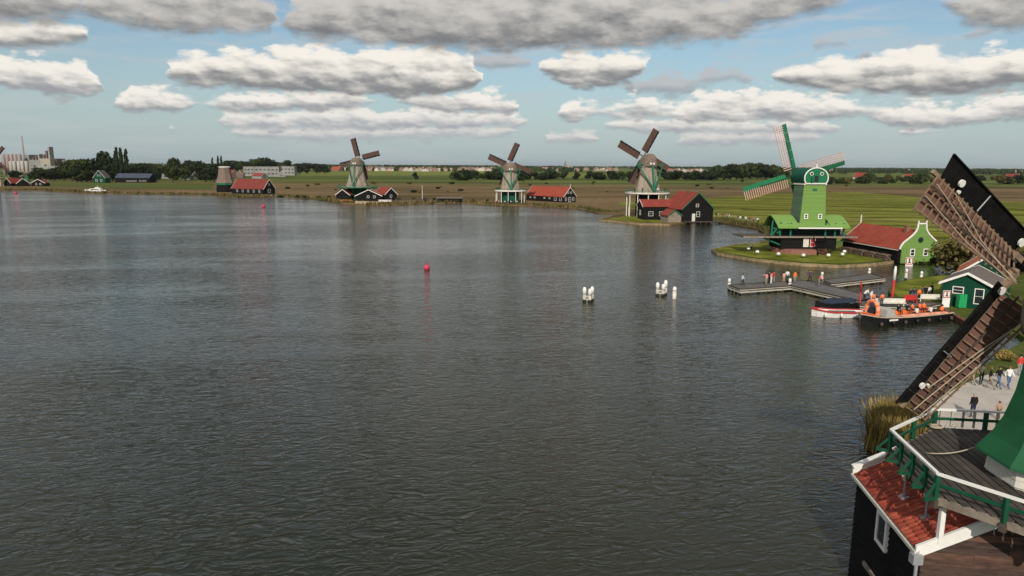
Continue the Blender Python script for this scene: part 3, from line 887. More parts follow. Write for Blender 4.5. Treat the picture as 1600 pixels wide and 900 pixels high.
def house(name, loc, rz, w, l, eh, rh, label, cat='building', group=None, wall=None, roof=None, verge=None, over=.35, fwin=(), lwin=(), rwin=(), door=None, chimney=None, spike=False, z=LZ, parts=True, fascia=None):
    """gabled building: local -Y is the front gable, +Y runs along the ridge"""
    wall, roof, verge = wall or M_black, roof or M_tile, verge or M_white
    t = thing(name, (loc[0], loc[1], z), label, cat, group, rz)
    b = MB()
    g = [(-w / 2, 0, -.3), (w / 2, 0, -.3), (w / 2, 0, eh), (0, 0, eh + rh), (-w / 2, 0, eh)]
    b.prism(g, (0, l, 0))
    b.build('wall', wall, t)
    sl = math.hypot(w / 2, rh)
    th = .14
    b = MB()
    k = 1 + over / (w / 2)
    for s in (-1, 1):
        e = Vector((s * w / 2 * k, -over, eh + rh - rh * k + .03))
        rg = Vector((0, -over, eh + rh + .03))
        nn = Vector((s * rh, 0, w / 2)).normalized() * th
        b.prism([e, rg, rg + Vector((0, 0, th * sl / (w / 2))), e + nn], (0, l + 2 * over, 0))
    ro = b.build('roof', roof, t)
    if parts:
        for y in (-over - .05, l + over + .05):
            b = MB()
            for s in (-1, 1):
                e = Vector((s * w / 2 * k, y, eh + rh - rh * k + .06))
                b.beam(e, (0, y, eh + rh + .09), .30 if w > 5 else .2, .09, up=(0, 1, 0)) if False else b.prism([e + Vector((0, -.04, -.16)), Vector((0, y - .04, eh + rh - .07)), Vector((0, y - .04, eh + rh + .24)), e + Vector((0, -.04, .18))], (0, .08, 0))
            b.build('verge_board', verge, t)
        if fascia:
            for s in (-1, 1):
                b = MB()
                e = Vector((s * (w / 2 * k + .06), -over, eh + rh - rh * k))
                b.beam(e, e + Vector((0, l + 2 * over, 0)), .1, .16)
                b.build('gutter', fascia, t)
    for (x, zz, ww, hh) in fwin:
        window(t, (x, -.03, zz), ww, hh, (0, -1, 0), frame=.1 if hh < 2 else .14)
    for (y, zz, ww, hh) in lwin:
        window(t, (-w / 2 - .03, y, zz), ww, hh, (-1, 0, 0))
    for (y, zz, ww, hh) in rwin:
        window(t, (w / 2 + .03, y, zz), ww, hh, (1, 0, 0))
    if door:
        x, ww, hh, dm = door
        b = MB()
        b.box((x, -.05, hh / 2 - .1), (ww, .1, hh + .2))
        b.build('door', dm, t)
    if chimney:
        x, y, hh = chimney
        b = MB()
        zz = eh + rh * (1 - abs(x) / (w / 2))
        b.box((x, y, zz + hh / 2 - .5), (.7, .7, hh + 1))
        b.box((x, y, zz + hh + .08), (.85, .85, .15))
        b.build('chimney', M_brick, ro)
    if spike:
        b = MB()
        b.beam((0, -over, eh + rh + .1), (0, -over, eh + rh + 1.5), .14)
        b.build('finial', verge, t)
    return t

def sail(parent, hub, th, L, r0, bw, lw, mats, yo, bars=16, rz=0.0, cloth=True, laths=3, name='sail', twist=.10):
    """one sail seen from behind: windboard on the clockwise side of the stock, lattice on the other"""
    ca, sa = math.cos(th), math.sin(th)
    hub = Vector(hub)
    def P(r, q, y=0.0):
        return hub + Vector((ca * r - sa * q, yo + y, sa * r + ca * q))
    m_stock, m_board, m_lat, m_cloth = mats[:4]
    b = MB()
    b.beam(P(0, 0), P(L, 0), .34, .34, up=(0, 1, 0), w2=.18)
    s = b.build(name, m_stock, parent)
    b = MB()
    n = 5
    for k in range(n):
        ra, rb = r0 + (L - r0) * k / n, r0 + (L - r0) * (k + 1) / n - .05
        b.prism([P(ra, -.12, -.05), P(rb, -.12, -.05), P(rb, -bw, .22), P(ra, -bw, .30)], (0, .06, 0))
    b.build('windboard', m_board, s)
    b = MB()
    for k in range(bars + 1):
        r = r0 + (L - r0 - .1) * k / bars
        b.beam(P(r, -.1, -.08), P(r, lw, -.08), .085, .07, up=(0, 1, 0))
    lt = b.build('lattice_bars', m_lat, s)
    b = MB()
    for k in range(laths):
        q = lw * (k + 1) / laths - .03
        b.beam(P(r0, q, -.14), P(L - .05, q, -.14), .08, .05, up=(0, 1, 0))
    b.build('lattice_laths', mats[4] if len(mats) > 4 else m_lat, s)
    if cloth:
        b = MB()
        b.prism([P(r0, .12, .0), P(L - .15, .12, .0), P(L - .15, lw - .03, .0), P(r0, lw - .03, .0)], (0, .03, 0))
        b.build('sailcloth', m_cloth, s)
    return s

def octring(b, r_in, r_out, z0, z1, rot, n=8):
    for k in range(n):
        a0, a1 = rot + 2 * math.pi * k / n, rot + 2 * math.pi * (k + 1) / n
        pts = [(r_in * math.cos(a0), r_in * math.sin(a0), z0), (r_out * math.cos(a0), r_out * math.sin(a0), z0), (r_out * math.cos(a1), r_out * math.sin(a1), z0), (r_in * math.cos(a1), r_in * math.sin(a1), z0)]
        b.prism(pts, (0, 0, z1 - z0))

def smock_mill(loc, label, stage, rs, r0, hc, r1, hub, th, L, yaw=0.0, base_r=None, m_base=None, rim=None, posts=True, rot=rad(22.5), m_tail=None, cap_m=None, sails=None, z=LZ, spar=4.6, rail_m=None):
    t = thing('windmill', (loc[0], loc[1], z), label, 'windmill', 'windmills along the river')
    base_r = base_r or r0 * 1.25
    m_tail = m_tail or M_green
    # base
    b = MB()
    b.lathe([(base_r, -.4), (base_r * .96, stage - .2)], 8, rot=rot)
    b.build('base', m_base or M_dkgreen, t)
    # stage
    b = MB()
    octring(b, r0 * .8, rs, stage - .22, stage, rot, 12)
    b.build('stage_deck', M_wood, t)
    b = MB()
    octring(b, rs - .02, rs + .14, stage - .40, stage + .12, rot, 12)
    b.build('stage_rim', rim or M_cream, t)
    b = MB()
    for k in range(24):
        a = rot + 2 * math.pi * k / 24
        q = rs * (math.cos(math.pi / 12) if k % 2 else 1)
        b.beam((q * math.cos(a), q * math.sin(a), stage), (q * math.cos(a), q * math.sin(a), stage + 1.05), .1)
    for zz in (1.05, .55):
        for k in range(12):
            a0, a1 = rot + 2 * math.pi * k / 12, rot + 2 * math.pi * (k + 1) / 12
            b.beam((rs * math.cos(a0), rs * math.sin(a0), stage + zz), (rs * math.cos(a1), rs * math.sin(a1), stage + zz), .09, .09)
    b.build('stage_railing', rail_m or M_green, t)
    if posts:
        for k in range(12):
            a = rot + 2 * math.pi * k / 12
            b = MB()
            q = rs * .93
            b.beam((q * math.cos(a), q * math.sin(a), -.3), (q * math.cos(a), q * math.sin(a), stage - .2), .28)
            b.build('stage_post', M_cream, t)
    else:
        for k in range(12):
            a = rot + 2 * math.pi * k / 12
            b = MB()
            b.beam((base_r * .9 * math.cos(a), base_r * .9 * math.sin(a), stage * .45), (rs * .92 * math.cos(a), rs * .92 * math.sin(a), stage - .2), .22)
            b.build('stage_brace', m_tail, t)
    # thatched body
    hh = hc - stage
    b = MB()
    prof = [(r0, stage)]
    for k in range(1, 7):
        q = k / 6
        prof.append((r1 + (r0 - r1) * (1 - q) ** 1.35, stage + hh * q))
    b.lathe(prof, 8, rot=rot)
    b.build('thatched_body', M_thatch, t)
    b = MB()
    octring(b, r1 * .8, r1 * 1.06, hc - .05, hc + .35, rot, 16)
    b.build('curb_ring', M_cream, t)
    # cap: boat shaped, thatched
    b = MB()
    vs, fs = [], []
    n, mrows = 12, 9
    ch = (hub - hc) * 1.25
    for j in range(mrows):
        v = j / (mrows - 1)
        y = -r1 * 1.25 + v * r1 * 2.7
        ww = r1 * 1.12 * math.sqrt(max(.06, 1 - ((v - .55) / .62) ** 2))
        hz = ch * (.60 + .40 * math.sin(math.pi * min(1, v * .7 + .3)))
        for k in range(n + 1):
            a = math.pi * k / n
            vs.append((ww * math.cos(a), y, hc + .35 + hz * math.sin(a) ** .75))
    for j in range(mrows - 1):
        for k in range(n):
            i = j * (n + 1) + k
            fs.append((i, i + 1, i + n + 2, i + n + 1))
    fs.append(tuple(range(n + 1)))
    fs.append(tuple((mrows - 1) * (n + 1) + k for k in range(n + 1))[::-1])
    b.add(vs, fs)
    o = b.build('cap', cap_m or M_thatch_d, t, smooth=True)
    o.rotation_euler.z = yaw
    # small white framed hatches in the tail end of the cap
    for x in (-.55, .55):
        b = MB()
        b.box((x, -r1 * 1.27, hc + 1.15), (.55, .14, .6))
        q = b.build('cap_window', M_white, t)
        q.rotation_euler.z = yaw
    # windshaft and sails on the far side
    b = MB()
    b.tube([(0, -r1 * .2, hub), (0, r1 * 1.45 + .9, hub + .25)], .42, 8)
    o = b.build('windshaft', M_wood_d, t)
    o.rotation_euler.z = yaw
    for k in range(4):
        s = sail(t, (0, 0, hub + .2), th + k * math.pi / 2, L, 1.7, .80, 2.0, sails or (M_wood_d, M_tar, M_lath_d, M_sailbrown), r1 * 1.45 + .6)
        s.rotation_euler.z = yaw
    # tail: spar across the cap, braces and tail pole down to the stage
    yb = -r0 * 1.25
    for nm, a, c, w in (('spar', (-spar, -r1 * .6, hc + .9), (spar, -r1 * .6, hc + .9), .48), ('spar', (-spar * .72, r1 * .5, hc + .7), (spar * .72, r1 * .5, hc + .7), .34), ('tail_pole', (0, -r1 * 1.3, hc + .7), (0, yb - .3, stage + .9), .46), ('tail_brace', (-spar * .97, -r1 * .6, hc + .8), (-.3, yb, stage + 1.6), .34), ('tail_brace', (spar * .97, -r1 * .6, hc + .8), (.3, yb, stage + 1.6), .34), ('tail_brace', (-spar * .7, r1 * .5, hc + .6), (-.4, yb, stage + 2.0), .22), ('tail_brace', (spar * .7, r1 * .5, hc + .6), (.4, yb, stage + 2.0), .22)):
        b = MB()
        b.beam(a, c, w)
        o = b.build(nm, m_tail, t)
        o.rotation_euler.z = yaw
    b = MB()
    b.tube([(-.5, yb - .4, stage + 1.0), (.5, yb - .4, stage + 1.0)], .55, 10)
    o = b.build('capstan', m_tail, t)
    o.rotation_euler.z = yaw
    return t

# ------------------------------------------------------------------ fourth mill (thatched, on stilts) and its warehouse
p4 = G(1010, 338, LZ)
smock_mill(p4, 'thatched mill with white stage posts beside the red gabled warehouse on the spit', 8.4, 7.6, 4.7, 17.2, 2.75, 20.6, rad(61), 10.4, rad(12), base_r=4.2, m_base=M_black, spar=4.9)
c0, c1 = G(1066, 347.5, LZ), G(1112, 345.5, LZ)
mid = (c0 + c1) / 2
rz4 = rad(9)
house('warehouse', (mid.x, mid.y), rz4 + rad(5), 11.0, 13.5, 4.1, 5.0, 'black boarded warehouse with green verges and red tile roof at the stilted mill', 'warehouse', verge=M_green, fwin=((-.2, 5.2, .9, .9), (.2, 2.4, 1.1, 1.6)), door=(-1.4, 1.1, 2.6, M_cream), lwin=((3, 2.2, 1, 1.2),), spike=True)
g = G(1000, 343, LZ)
house('lean_to', (g.x + .4, g.y + 2.2), rad(-84), 7.4, 11.0, 4.4, 2.0, 'low red roofed extension with white door frames under the mill stage', 'building', fwin=((0, 2.2, 1.2, 1.6),), rwin=((2.5, 2.0, 1.5, 1.4), (6, 2.0, 1.2, 1.4)), verge=M_white)
g = G(1056, 347, LZ)
house('shed', (g.x - .6, g.y - .6), rz4 + rad(4), 4.6, 5.5, 2.2, 1.6, 'small red roofed porch in front of the stilted mill warehouse', 'shed', wall=M_wood, verge=M_green)
t = thing('landing_stage', (mid.x + 1, mid.y - 2.2, 0), 'dark wooden landing stage on piles before the stilted mill warehouse', 'landing', None, rz4)
b = MB()
b.box((0, 0, .62), (13, 2.6, .16))
b.build('deck', M_wood_d, t)
for k in range(8):
    b = MB()
    b.beam((-6 + k * 1.7, -1.0, -.8), (-6 + k * 1.7, -1.0, .55), .26)
    b.build('pile', M_wood_d, t)

# ------------------------------------------------------------------ third mill
p3 = G(797, 317, LZ)
smock_mill(p3, 'thatched mill on white posts left of the bright red barn', 5.9, 7.2, 4.9, 14.6, 3.3, 17.6, rad(66), 10.6, rad(4), base_r=4.4, m_base=M_teal, rim=M_white, spar=4.8)
g = G(890, 316, LZ)
house('barn', (g.x, g.y), rad(42), 8.6, 26, 2.8, 4.3, 'long black barn with bright red roof right of the third mill', 'barn', roof=M_tile_b, fwin=((-1, 4.6, .8, .9), (1, 4.6, .8, .9), (-2.6, 1.5, 1.1, 1.5), (0, 1.3, 1.6, 2), (2.6, 1.5, 1.1, 1.5)), lwin=((2, 1.5, 1.5, 1.6), (5.5, 1.5, 1.5, 1.6), (9.5, 1.7, 1, .6), (13, 1.7, 1, .6), (20, 1.7, 1, .6), (23, 1.7, 1, .6)), spike=True)
# ------------------------------------------------------------------ second mill
p2 = G(559, 311, LZ)
smock_mill(p2, 'thatched mill with dark green stage above small black sheds', 6.2, 10.0, 5.7, 16.8, 3.1, 19.8, rad(14), 11.0, rad(-6), base_r=5.0, m_base=M_dkgreen, rim=M_green, posts=False, spar=4.0)
g = G(576, 314, LZ)
house('shed', (g.x, g.y), rad(6), 12.5, 9, 2.4, 2.9, 'black shed with white verge and red roof right below the second mill', 'shed', roof=M_tile_d, fwin=((-.2, 2.0, 1.0, 1.1), (2.8, 2.0, 1.0, 1.1)))
g = G(536, 312, LZ)
house('shed', (g.x, g.y), rad(-14), 7.5, 9, 2.4, 2.6, 'black shed with white verge left below the second mill', 'shed', roof=M_tile_d)
g = G(611, 313, LZ)
house('shed', (g.x, g.y), rad(36), 6.5, 11.5, 3.0, 3.0, 'black gabled shed with red roof at the right end of the second mill yard', 'shed', fwin=((0, 2.0, 1.0, 1.5),))
# sawn timber and stacked goods at the yards
for i, (x, y, c, lab) in enumerate([(540, 315.5, (.45, .15, .06), 'orange tarpaulin stack at the second mill'), (566, 318, (.42, .33, .24), 'heap of pale sawn logs left at the second mill landing'), (580, 318.5, (.40, .29, .20), 'heap of pale sawn logs right at the second mill landing'), (602, 315.5, (.6, .57, .55), 'white covered stack beside the second mill')]):
    g = G(x, y, LZ)
    t = thing('timber_stack', (g.x, g.y, LZ), lab, 'timber stack', 'timber stacks at the second mill')
    for k in range(7):
        b = MB()
        b.tube([(-3 + (k % 2) * .3, -1 + (k % 4) * .62, .25 + (k // 4) * .5), (3 - (k % 3) * .4, -1 + (k % 4) * .62, .25 + (k // 4) * .5)], .28, 7)
        b.build('log', pm('timber_%d' % i, c, .25, 1.5, .9), t)
for i, (x0, x1) in enumerate(((618, 640), (642, 672))):
    a, c = G(x0, 316, LZ), G(x1, 316, LZ)
    t = thing('log_rack', (a.x, a.y, LZ), 'low dark plank rack on the bank right of the second mill, ' + ('nearer the mill' if i == 0 else 'nearer the pale hut'), 'rack')
    b = MB()
    b.beam((0, 0, 1.4), (c.x - a.x, c.y - a.y, 1.4), 1.2, .25)
    b.build('top_plank', M_wood_d, t)
    for k in range(7):
        q = (c - a) * (k / 6)
        b = MB()
        b.beam((q.x, q.y, -.2), (q.x, q.y, 1.3), .25)
        b.build('post', M_wood, t)
a = G(660, 316, LZ)
b = MB()
b.beam((0, 0, 0), (0, 0, 8), .25, w2=.15)
tag(b.build('flagpole', M_cream, None, loc=(a.x, a.y, LZ)), 'slender pale flagpole on the bank right of the second mill', 'flagpole')
a, c = G(684, 315.5, LZ), G(716, 314.5, LZ)
house('boat_shed', (a.x, a.y), rad(-88), 4.5, (c - a).length, 1.8, .5, 'low flat dark boat shed on the bank between the second and third mill', 'shed', roof=M_slate, parts=False)
# ------------------------------------------------------------------ sailless mill at the left and its barn
ps = G(353, 300, LZ)
t = thing('mill_stump', (ps.x, ps.y, LZ), 'mill body without cap or sails, thatched above a green base', 'windmill')
b = MB()
b.lathe([(5.4, -.3), (5.2, 4.3)], 8, rot=rad(22.5))
b.build('base', M_black, t)
b = MB()
b.lathe([(5.5, 4.5), (5.5, 5.6)], 8, rot=rad(22.5))
b.build('base_band', M_capgreen, t)
b = MB()
b.lathe([(5.7, 5.6), (4.8, 7.5), (3.9, 11), (3.3, 15)], 8, rot=rad(22.5))
b.build('thatched_body', M_thatch_d, t)
b = MB()
b.lathe([(3.45, 15), (3.45, 15.4), (2.8, 15.7)], 8, rot=rad(22.5))
b.build('top_rim', M_cream, t)
g = G(421, 303.5, LZ)
house('barn', (g.x, g.y), rad(66), 9.5, 24, 3.2, 5.2, 'black barn with red roof beside the mill without sails', 'barn', roof=M_tile_d, fwin=((0, 5.6, 1, 1.2), (0, 2.0, 2.0, 1.8)), lwin=tuple((3 + k * 4.2, 1.8, 1.0, 1.4) for k in range(5)))
g = G(422, 306.5, 0)
def dinghy(name, p, rz, L, wd, hull, label, inner=None):
    t = thing(name, (p[0], p[1], 0), label, 'boat', None, rz)
    vs, fs = [], []
    n = 9
    for j in range(n):
        v = j / (n - 1)
        x = -L / 2 + L * v
        k = wd / 2 * (1 - abs(v * 2 - .8) ** 2.6 * .55 if v < .9 else .45 - (v - .9) * 4) if v > .5 else wd / 2 * (.72 + .28 * math.sin(v * math.pi))
        k = max(k, .05)
        sh = .65 + .5 * (v - .4) ** 2
        vs += [(x, -k, sh), (x, -k * .75, -.25), (x, k * .75, -.25), (x, k, sh)]
    for j in range(n - 1):
        for q in range(3):
            i = j * 4 + q
            fs.append((i, i + 4, i + 5, i + 1))
    fs += [(0, 1, 2, 3), tuple((n - 1) * 4 + q for q in range(4))]
    b = MB()
    b.add(vs, fs)
    b.build('hull', hull, t)
    b = MB()
    for j in range(n - 1):
        for q in (0, 3):
            b.beam(vs[j * 4 + q], vs[j * 4 + 4 + q], .12, .12)
    b.build('gunwale', inner or M_wood, t)
    for x in (-.25, .15):
        b = MB()
        b.box((x * L, 0, .45), (.35, wd * .85, .08))
        b.build('thwart', M_wood, t)
    return t
dinghy('rowing_boat', g, rad(4), 6.5, 1.9, M_white, 'white rowing boat at the gable end of the barn beside the sailless mill')
g = G(333, 304.5, 0)
dinghy('rowing_boat', g, rad(2), 6.0, 1.8, M_red, 'red rowing boat left of the sailless mill')
# ------------------------------------------------------------------ left bank: cottages, barn, factory
g = G(155.5, 286, LZ)
house('cottage', (g.x, g.y), rad(8), 9.6, 11, 4.6, 6.2, 'narrow green cottage with steep white edged gable by the poplars', 'house', wall=M_dkgreen, roof=M_slate, fwin=((-1, 6.6, 1, 1.6), (1, 6.6, 1, 1.6), (-2.2, 2.2, 1.4, 2), (1.6, 2.2, 1.4, 2)))
g0, g1 = G(176, 285.5, LZ), G(235, 285.5, LZ)
house('long_barn', (g1.x, g1.y + 5), rad(90), 13, (g1 - g0).length, 4.3, 3.6, 'long dark barn with blue grey roof below the poplars', 'barn', roof=M_slate_b, wall=M_black, parts=False, lwin=((6, 1.6, 6, 1.2), (16, 1.4, 9, .9)))
g = G(60, 291, LZ)
house('cottage', (g.x, g.y), rad(10), 9.0, 8, 2.4, 2.6, 'dark cottage with wide white gable, right end of the left bank row', 'house', roof=M_tile_d, fwin=((-1.3, 1.6, 1.1, 1.3), (1.5, 1.6, 1.1, 1.3)))
g = G(41, 291, LZ)
house('cottage', (g.x, g.y - 3), rad(38), 8.0, 13, 2.2, 3.4, 'dark cottage with red roof in the middle of the left bank row', 'house', roof=M_tile)
g = G(9, 291, LZ)
house('cottage', (g.x, g.y + 2), rad(-10), 6.0, 9, 2.4, 3.4, 'small red roofed cottage with white gable at the left picture edge', 'house', roof=M_tile)
g = G(43, 287, LZ)
t = thing('small_mill', (g.x, g.y, LZ), 'tiny green mill tower behind the left bank cottages', 'windmill')
b = MB()
b.lathe([(2.2, -.3), (1.5, 6.5)], 8)
b.build('body', M_capgreen, t)
b = MB()
b.lathe([(1.9, 6.5), (1.8, 7.6), (.9, 8.9), (.1, 9.2)], 10)
b.build('cap', M_teal, t)
for k in range(4):
    sail(t, (0, 0, 7.6), rad(20 + 90 * k), 5, .8, .3, .9, (M_wood_d, M_cream, M_lath, M_cream), -1.9, bars=6, cloth=False)
# cut-off mill at the left edge, one sail tip in view
g = G(-12, 291, LZ)
smock_mill((g.x, g.y), 'mill at the left picture edge with only a sail tip and stage showing', 6.5, 7.5, 5, 15, 3, 18.6, rad(48), 12.4, rad(0), base_r=4.8)
# factory
def silo(px, b, t, r):
    g, h = ph(px, b, t)
    return g, h
GF = G(60, 276, LZ)
YF = GF.y
sc = YF / FPX
for i, x in enumerate((5, 11, 17.5, 24, 30)):
    p = AtY(x, 241, YF + 60)
    b = MB()
    b.lathe([(3.1 * sc, -LZ), (3.1 * sc, p.z - 2), (2.2 * sc, p.z)], 14)
    tag(b.build('silo', pm('silo_pink', (.32, .26, .25), .08, .05, .8), None, True, (p.x, p.y, LZ)), 'tall pale cylindrical silo in the rear row of the factory', 'silo', 'rear silos')
for i, x in enumerate((16.5, 22, 29, 34.5, 41)):
    p = AtY(x, 252, YF)
    b = MB()
    b.lathe([(2.6 * sc, -LZ), (2.6 * sc, p.z - 1.5), (1.8 * sc, p.z)], 14)
    tag(b.build('silo', pm('silo_cream', (.40, .37, .34), .08, .05, .8), None, True, (p.x, p.y, LZ)), 'shorter cream silo in the front row of the factory', 'silo', 'front silos')
p = AtY(33.5, 213, YF + 80)
b = MB()
b.tube([(0, 0, 0), (0, 0, p.z)], [1.9, 1.0], 10)
tag(b.build('chimney_mast', pm('chimney_grey', (.30, .27, .26), .1, .1, .8), None, True, (p.x, p.y, LZ)), 'tall thin factory chimney above the silos', 'chimney')
M_fac = [pm('factory_grey', (.23, .22, .21), .12, .1, .85), pm('factory_cream', (.33, .29, .23), .12, .1, .85), pm('factory_brown', (.15, .10, .09), .12, .1, .85), pm('factory_pale', (.26, .255, .24), .12, .1, .85)]
for i, (x0, x1, t, dy, m, lab) in enumerate([(38, 45, 242, 70, 0, 'grey factory block beside the tall chimney'), (45, 62, 250, 40, 0, 'low grey factory hall with flat roof'), (62, 78, 248, 20, 1, 'cream factory block with towers on its roof'), (78, 88, 248, 30, 2, 'brown factory block right of the cream one'), (88, 104, 250, 40, 3, 'pale factory block at the edge of the wood'), (58, 104, 259.5, -10, 3, 'long low white factory wall in front of the blocks')]):
    a, c = AtY(x0, t, YF + dy), AtY(x1, t, YF + dy)
    th = thing('factory_block', ((a.x + c.x) / 2, a.y, LZ), lab, 'factory', 'factory blocks')
    w = c.x - a.x
    b = MB()
    b.box((0, 9, a.z / 2 - .2), (w, 18, a.z))
    b.build('wall', M_fac[m], th)
    for k in range(max(1, int(w / 7))):
        b = MB()
        b.box((-w / 2 + (k + .5) * w / max(1, int(w / 7)), -.1, a.z * .62), (2.6, .3, 1.8))
        b.build('window', M_glass, th)
    if i in (1, 2):
        for k in range(3):
            b = MB()
            b.box((-w * .3 + k * w * .27, 8, a.z + (2 + k * 2.0) * (1.2 if i == 2 else .6)), (w * .16, 8, (4 + k * 4) * (1.2 if i == 2 else .6)))
            b.build('roof_tower', M_fac[2 if k < 2 else 3], th)
# long pale flats and halls further right
for i, (x0, x1, b0, t, m, lab) in enumerate([(221, 262, 273, 257, 3, 'long low pale hall behind the blue roofed barn'), (262, 296, 272, 258.5, 3, 'second long pale hall left of the grove'), (238, 266, 279, 267, 0, 'grey roofed low shed right of the blue barn'), (381, 398, 275, 260.5, 3, 'short white block of flats behind the sailless mill'), (398, 438, 276, 260.5, 3, 'long white block of flats above the red barn'), (439, 461, 274, 260, 3, 'white hall right of the flats')]):
    a, c = G(x0, b0, LZ), G(x1, b0, LZ)
    hh = ph(x0, b0, t)[1]
    th = thing('long_block', (a.x, a.y, LZ), lab, 'building', 'pale long buildings')
    w = (c - a).length
    b = MB()
    b.box((w / 2, 6, hh / 2 - .2), (w, 12, hh))
    b.box((w / 2, 6, hh + .1), (w + .6, 12.6, .5))
    b.build('wall', M_fac[m], th)
    n = max(3, int(w / 5))
    for k in range(n):
        for zz in ((.3, .7) if hh > 7 else (.5,)):
            b = MB()
            b.box(((k + .5) * w / n, -.08, hh * zz), (w / n * .5, .2, 1.5))
            b.build('window', M_glass, th)
for i, (x, b0, w, l, eh, rh, rz, wl, rf, lab) in enumerate([(306, 280, 9, 12, 3.5, 5, 10, M_black, M_slate, 'dark gabled house with white verge in the grove'), (292, 281, 7, 8, 4.5, 1.2, 0, M_fac[3], M_slate, 'small white cube house left of the dark gabled house'), (367, 277, 12, 16, 4, 5.5, 60, M_brick, M_tile_d, 'red roofed house right behind the sailless mill'), (375, 278, 8, 10, 4, 5, 10, M_fac[2], M_tile_d, 'house with white gable right of the sailless mill top'), (440, 276.5, 10, 12, 4, 3, 20, M_fac[3], M_tile_b, 'white house with red front by the flats'), (414, 279, 12, 14, 3, 3.4, 70, M_fac[3], M_tile, 'low pinkish house between flats and red barn'), (1078, 277.5, 10, 24, 3, 5, 62, M_brick, M_tile, 'red roofed farmhouse in the hedge right of the stilted mill'), (1352, 281.5, 12, 14, 4, 6, 40, M_white, M_tile, 'white farmhouse with red roof on the marsh right of the green sails'), (1428, 281, 10, 13, 3, 5, 50, M_brick, M_tile, 'red roofed farmhouse left of the black near sail'), (1592, 281, 12, 16, 4, 5, 50, M_fac[3], M_tile_d, 'farmhouse on the marsh at the right picture edge'), (532, 267.5, 14, 22, 4, 7, 70, M_brick, M_tile_b, 'red roofed farmhouse left of the second mill cap')]):
    g = G(x, b0, LZ)
    house('farmhouse', (g.x, g.y), rad(rz), w, l, eh, rh, lab, 'house', wall=wl, roof=rf, fwin=((0, eh * .5, w * .3, 1.6), (0, eh + rh * .4, 1.2, 1.2)), lwin=((l * .3, eh * .5, 1.5, 1.3), (l * .7, eh * .5, 1.5, 1.3)))
# the town on the horizon: single houses, a few pixels each
hw = [MB() for _ in range(4)]
town_w = [pm('town_wall_%d' % i, c, .15, .02, .9) for i, c in enumerate([(.42, .32, .27), (.50, .45, .40), (.30, .20, .17), (.46, .40, .36)])]
town_r = [pm('town_roof_%d' % i, c, .15, .02, .9) for i, c in enumerate([(.26, .12, .085), (.20, .13, .11), (.30, .17, .12), (.17, .13, .12)])]
TM = []
for i in range(4):
    b = MB()
    b.prism([(-5, 0, 0), (5, 0, 0), (5, 0, 5.5), (0, 0, 9.5), (-5, 0, 5.5)], (0, 11, 0))
    wmesh = b.mesh('wall', town_w[i])
    b = MB()
    for s in (-1, 1):
        b.prism([(s * 5.4, -.4, 5.3), (0, -.4, 9.7), (0, -.4, 10.1), (s * 5.4, -.4, 5.7)], (0, 11.8, 0))
    rmesh = b.mesh('roof', town_r[i])
    b = MB()
    for x in (-2.4, 2.4):
        for zz in (1.8, 4.4):
            b.add([(x - 1, -.06, zz - .8), (x + 1, -.06, zz - .8), (x + 1, -.06, zz + .8), (x - 1, -.06, zz + .8)], [(0, 1, 2, 3)])
    TM.append((wmesh, rmesh))
def town(x0, x1, y0, y1, n, label, group, s=1.0):
    for _ in range(n):
        x, y = R_.uniform(x0, x1), R_.uniform(y0, y1)
        g = G(x, y, LZ)
        i = R_.randrange(4)
        t = thing('town_house', (g.x, g.y, LZ), label, 'house', group, R_.choice((0, 0, math.pi / 2, .4, -.5)))
        t.scale = (s * R_.uniform(.9, 2.2), s, s * R_.uniform(.8, 1.2))
        link('wall', TM[i][0], t)
        link('roof', TM[i][1], t)
town(572, 640, 265.5, 267.5, 34, 'small brick house in the far town right of the second mill', 'town right of the second mill')
town(640, 772, 266, 268, 60, 'small brick house in the far town between the second and third mill', 'town between the second and third mill')
town(690, 780, 265, 266.5, 20, 'small house at the back of the town left of the third mill', 'back of the town left of the third mill')
town(470, 545, 264.5, 266.5, 18, 'small far house between the flats and the second mill', 'houses left of the second mill')
town(850, 985, 265.5, 268, 30, 'small far house between the third and fourth mill', 'houses between third and fourth mill')
town(1040, 1130, 267, 270, 22, 'small far house above the hedge right of the stilted mill', 'houses right of the stilted mill')
town(1290, 1600, 267.3, 269.5, 30, 'tiny far house on the right hand horizon', 'houses on the right horizon')
g = G(883, 266.5, LZ)
t = thing('church', (g.x, g.y, LZ), 'far church with pointed spire between the third and fourth mill', 'church')
b = MB()
b.box((0, 0, 9), (7, 7, 18))
b.build('tower', town_w[2], t)
b = MB()
b.lathe([(4.4, 18), (.2, 36)], 4, rot=rad(45))
b.build('spire', M_slate, t)
b = MB()
b.prism([(3.5, -5, 0), (3.5, 5, 0), (3.5, 5, 9), (3.5, 0, 14), (3.5, -5, 9)], (22, 0, 0))
b.build('nave', town_w[0], t)
# ------------------------------------------------------------------ bright green paltrok mill on its lawn
p5 = G(1249, 393.5, LZ)
t5 = thing('windmill', (p5.x, p5.y, LZ), 'bright green box-shaped mill with red and white sails on a round lawn', 'windmill', 'windmills along the river', rad(2))
b = MB()
b.lathe([(5.7, -.3), (5.7, .95), (5.2, 1.0)], 28)
b.build('brick_ring', M_brick, t5)
b = MB()
b.box((.4, 0, 2.2), (11.5, 6.2, 2.4))
b.build('undercarriage', M_black, t5)
b = MB()
b.box((-1.6, -.3, 3.45), (23.5, 6.6, .22))
b.build('saw_platform', M_wood_d, t5)
b = MB()
b.box((-1.6, -3.64, 3.46), (23.7, .09, .34))
b.build('platform_edge', M_wood, t5)
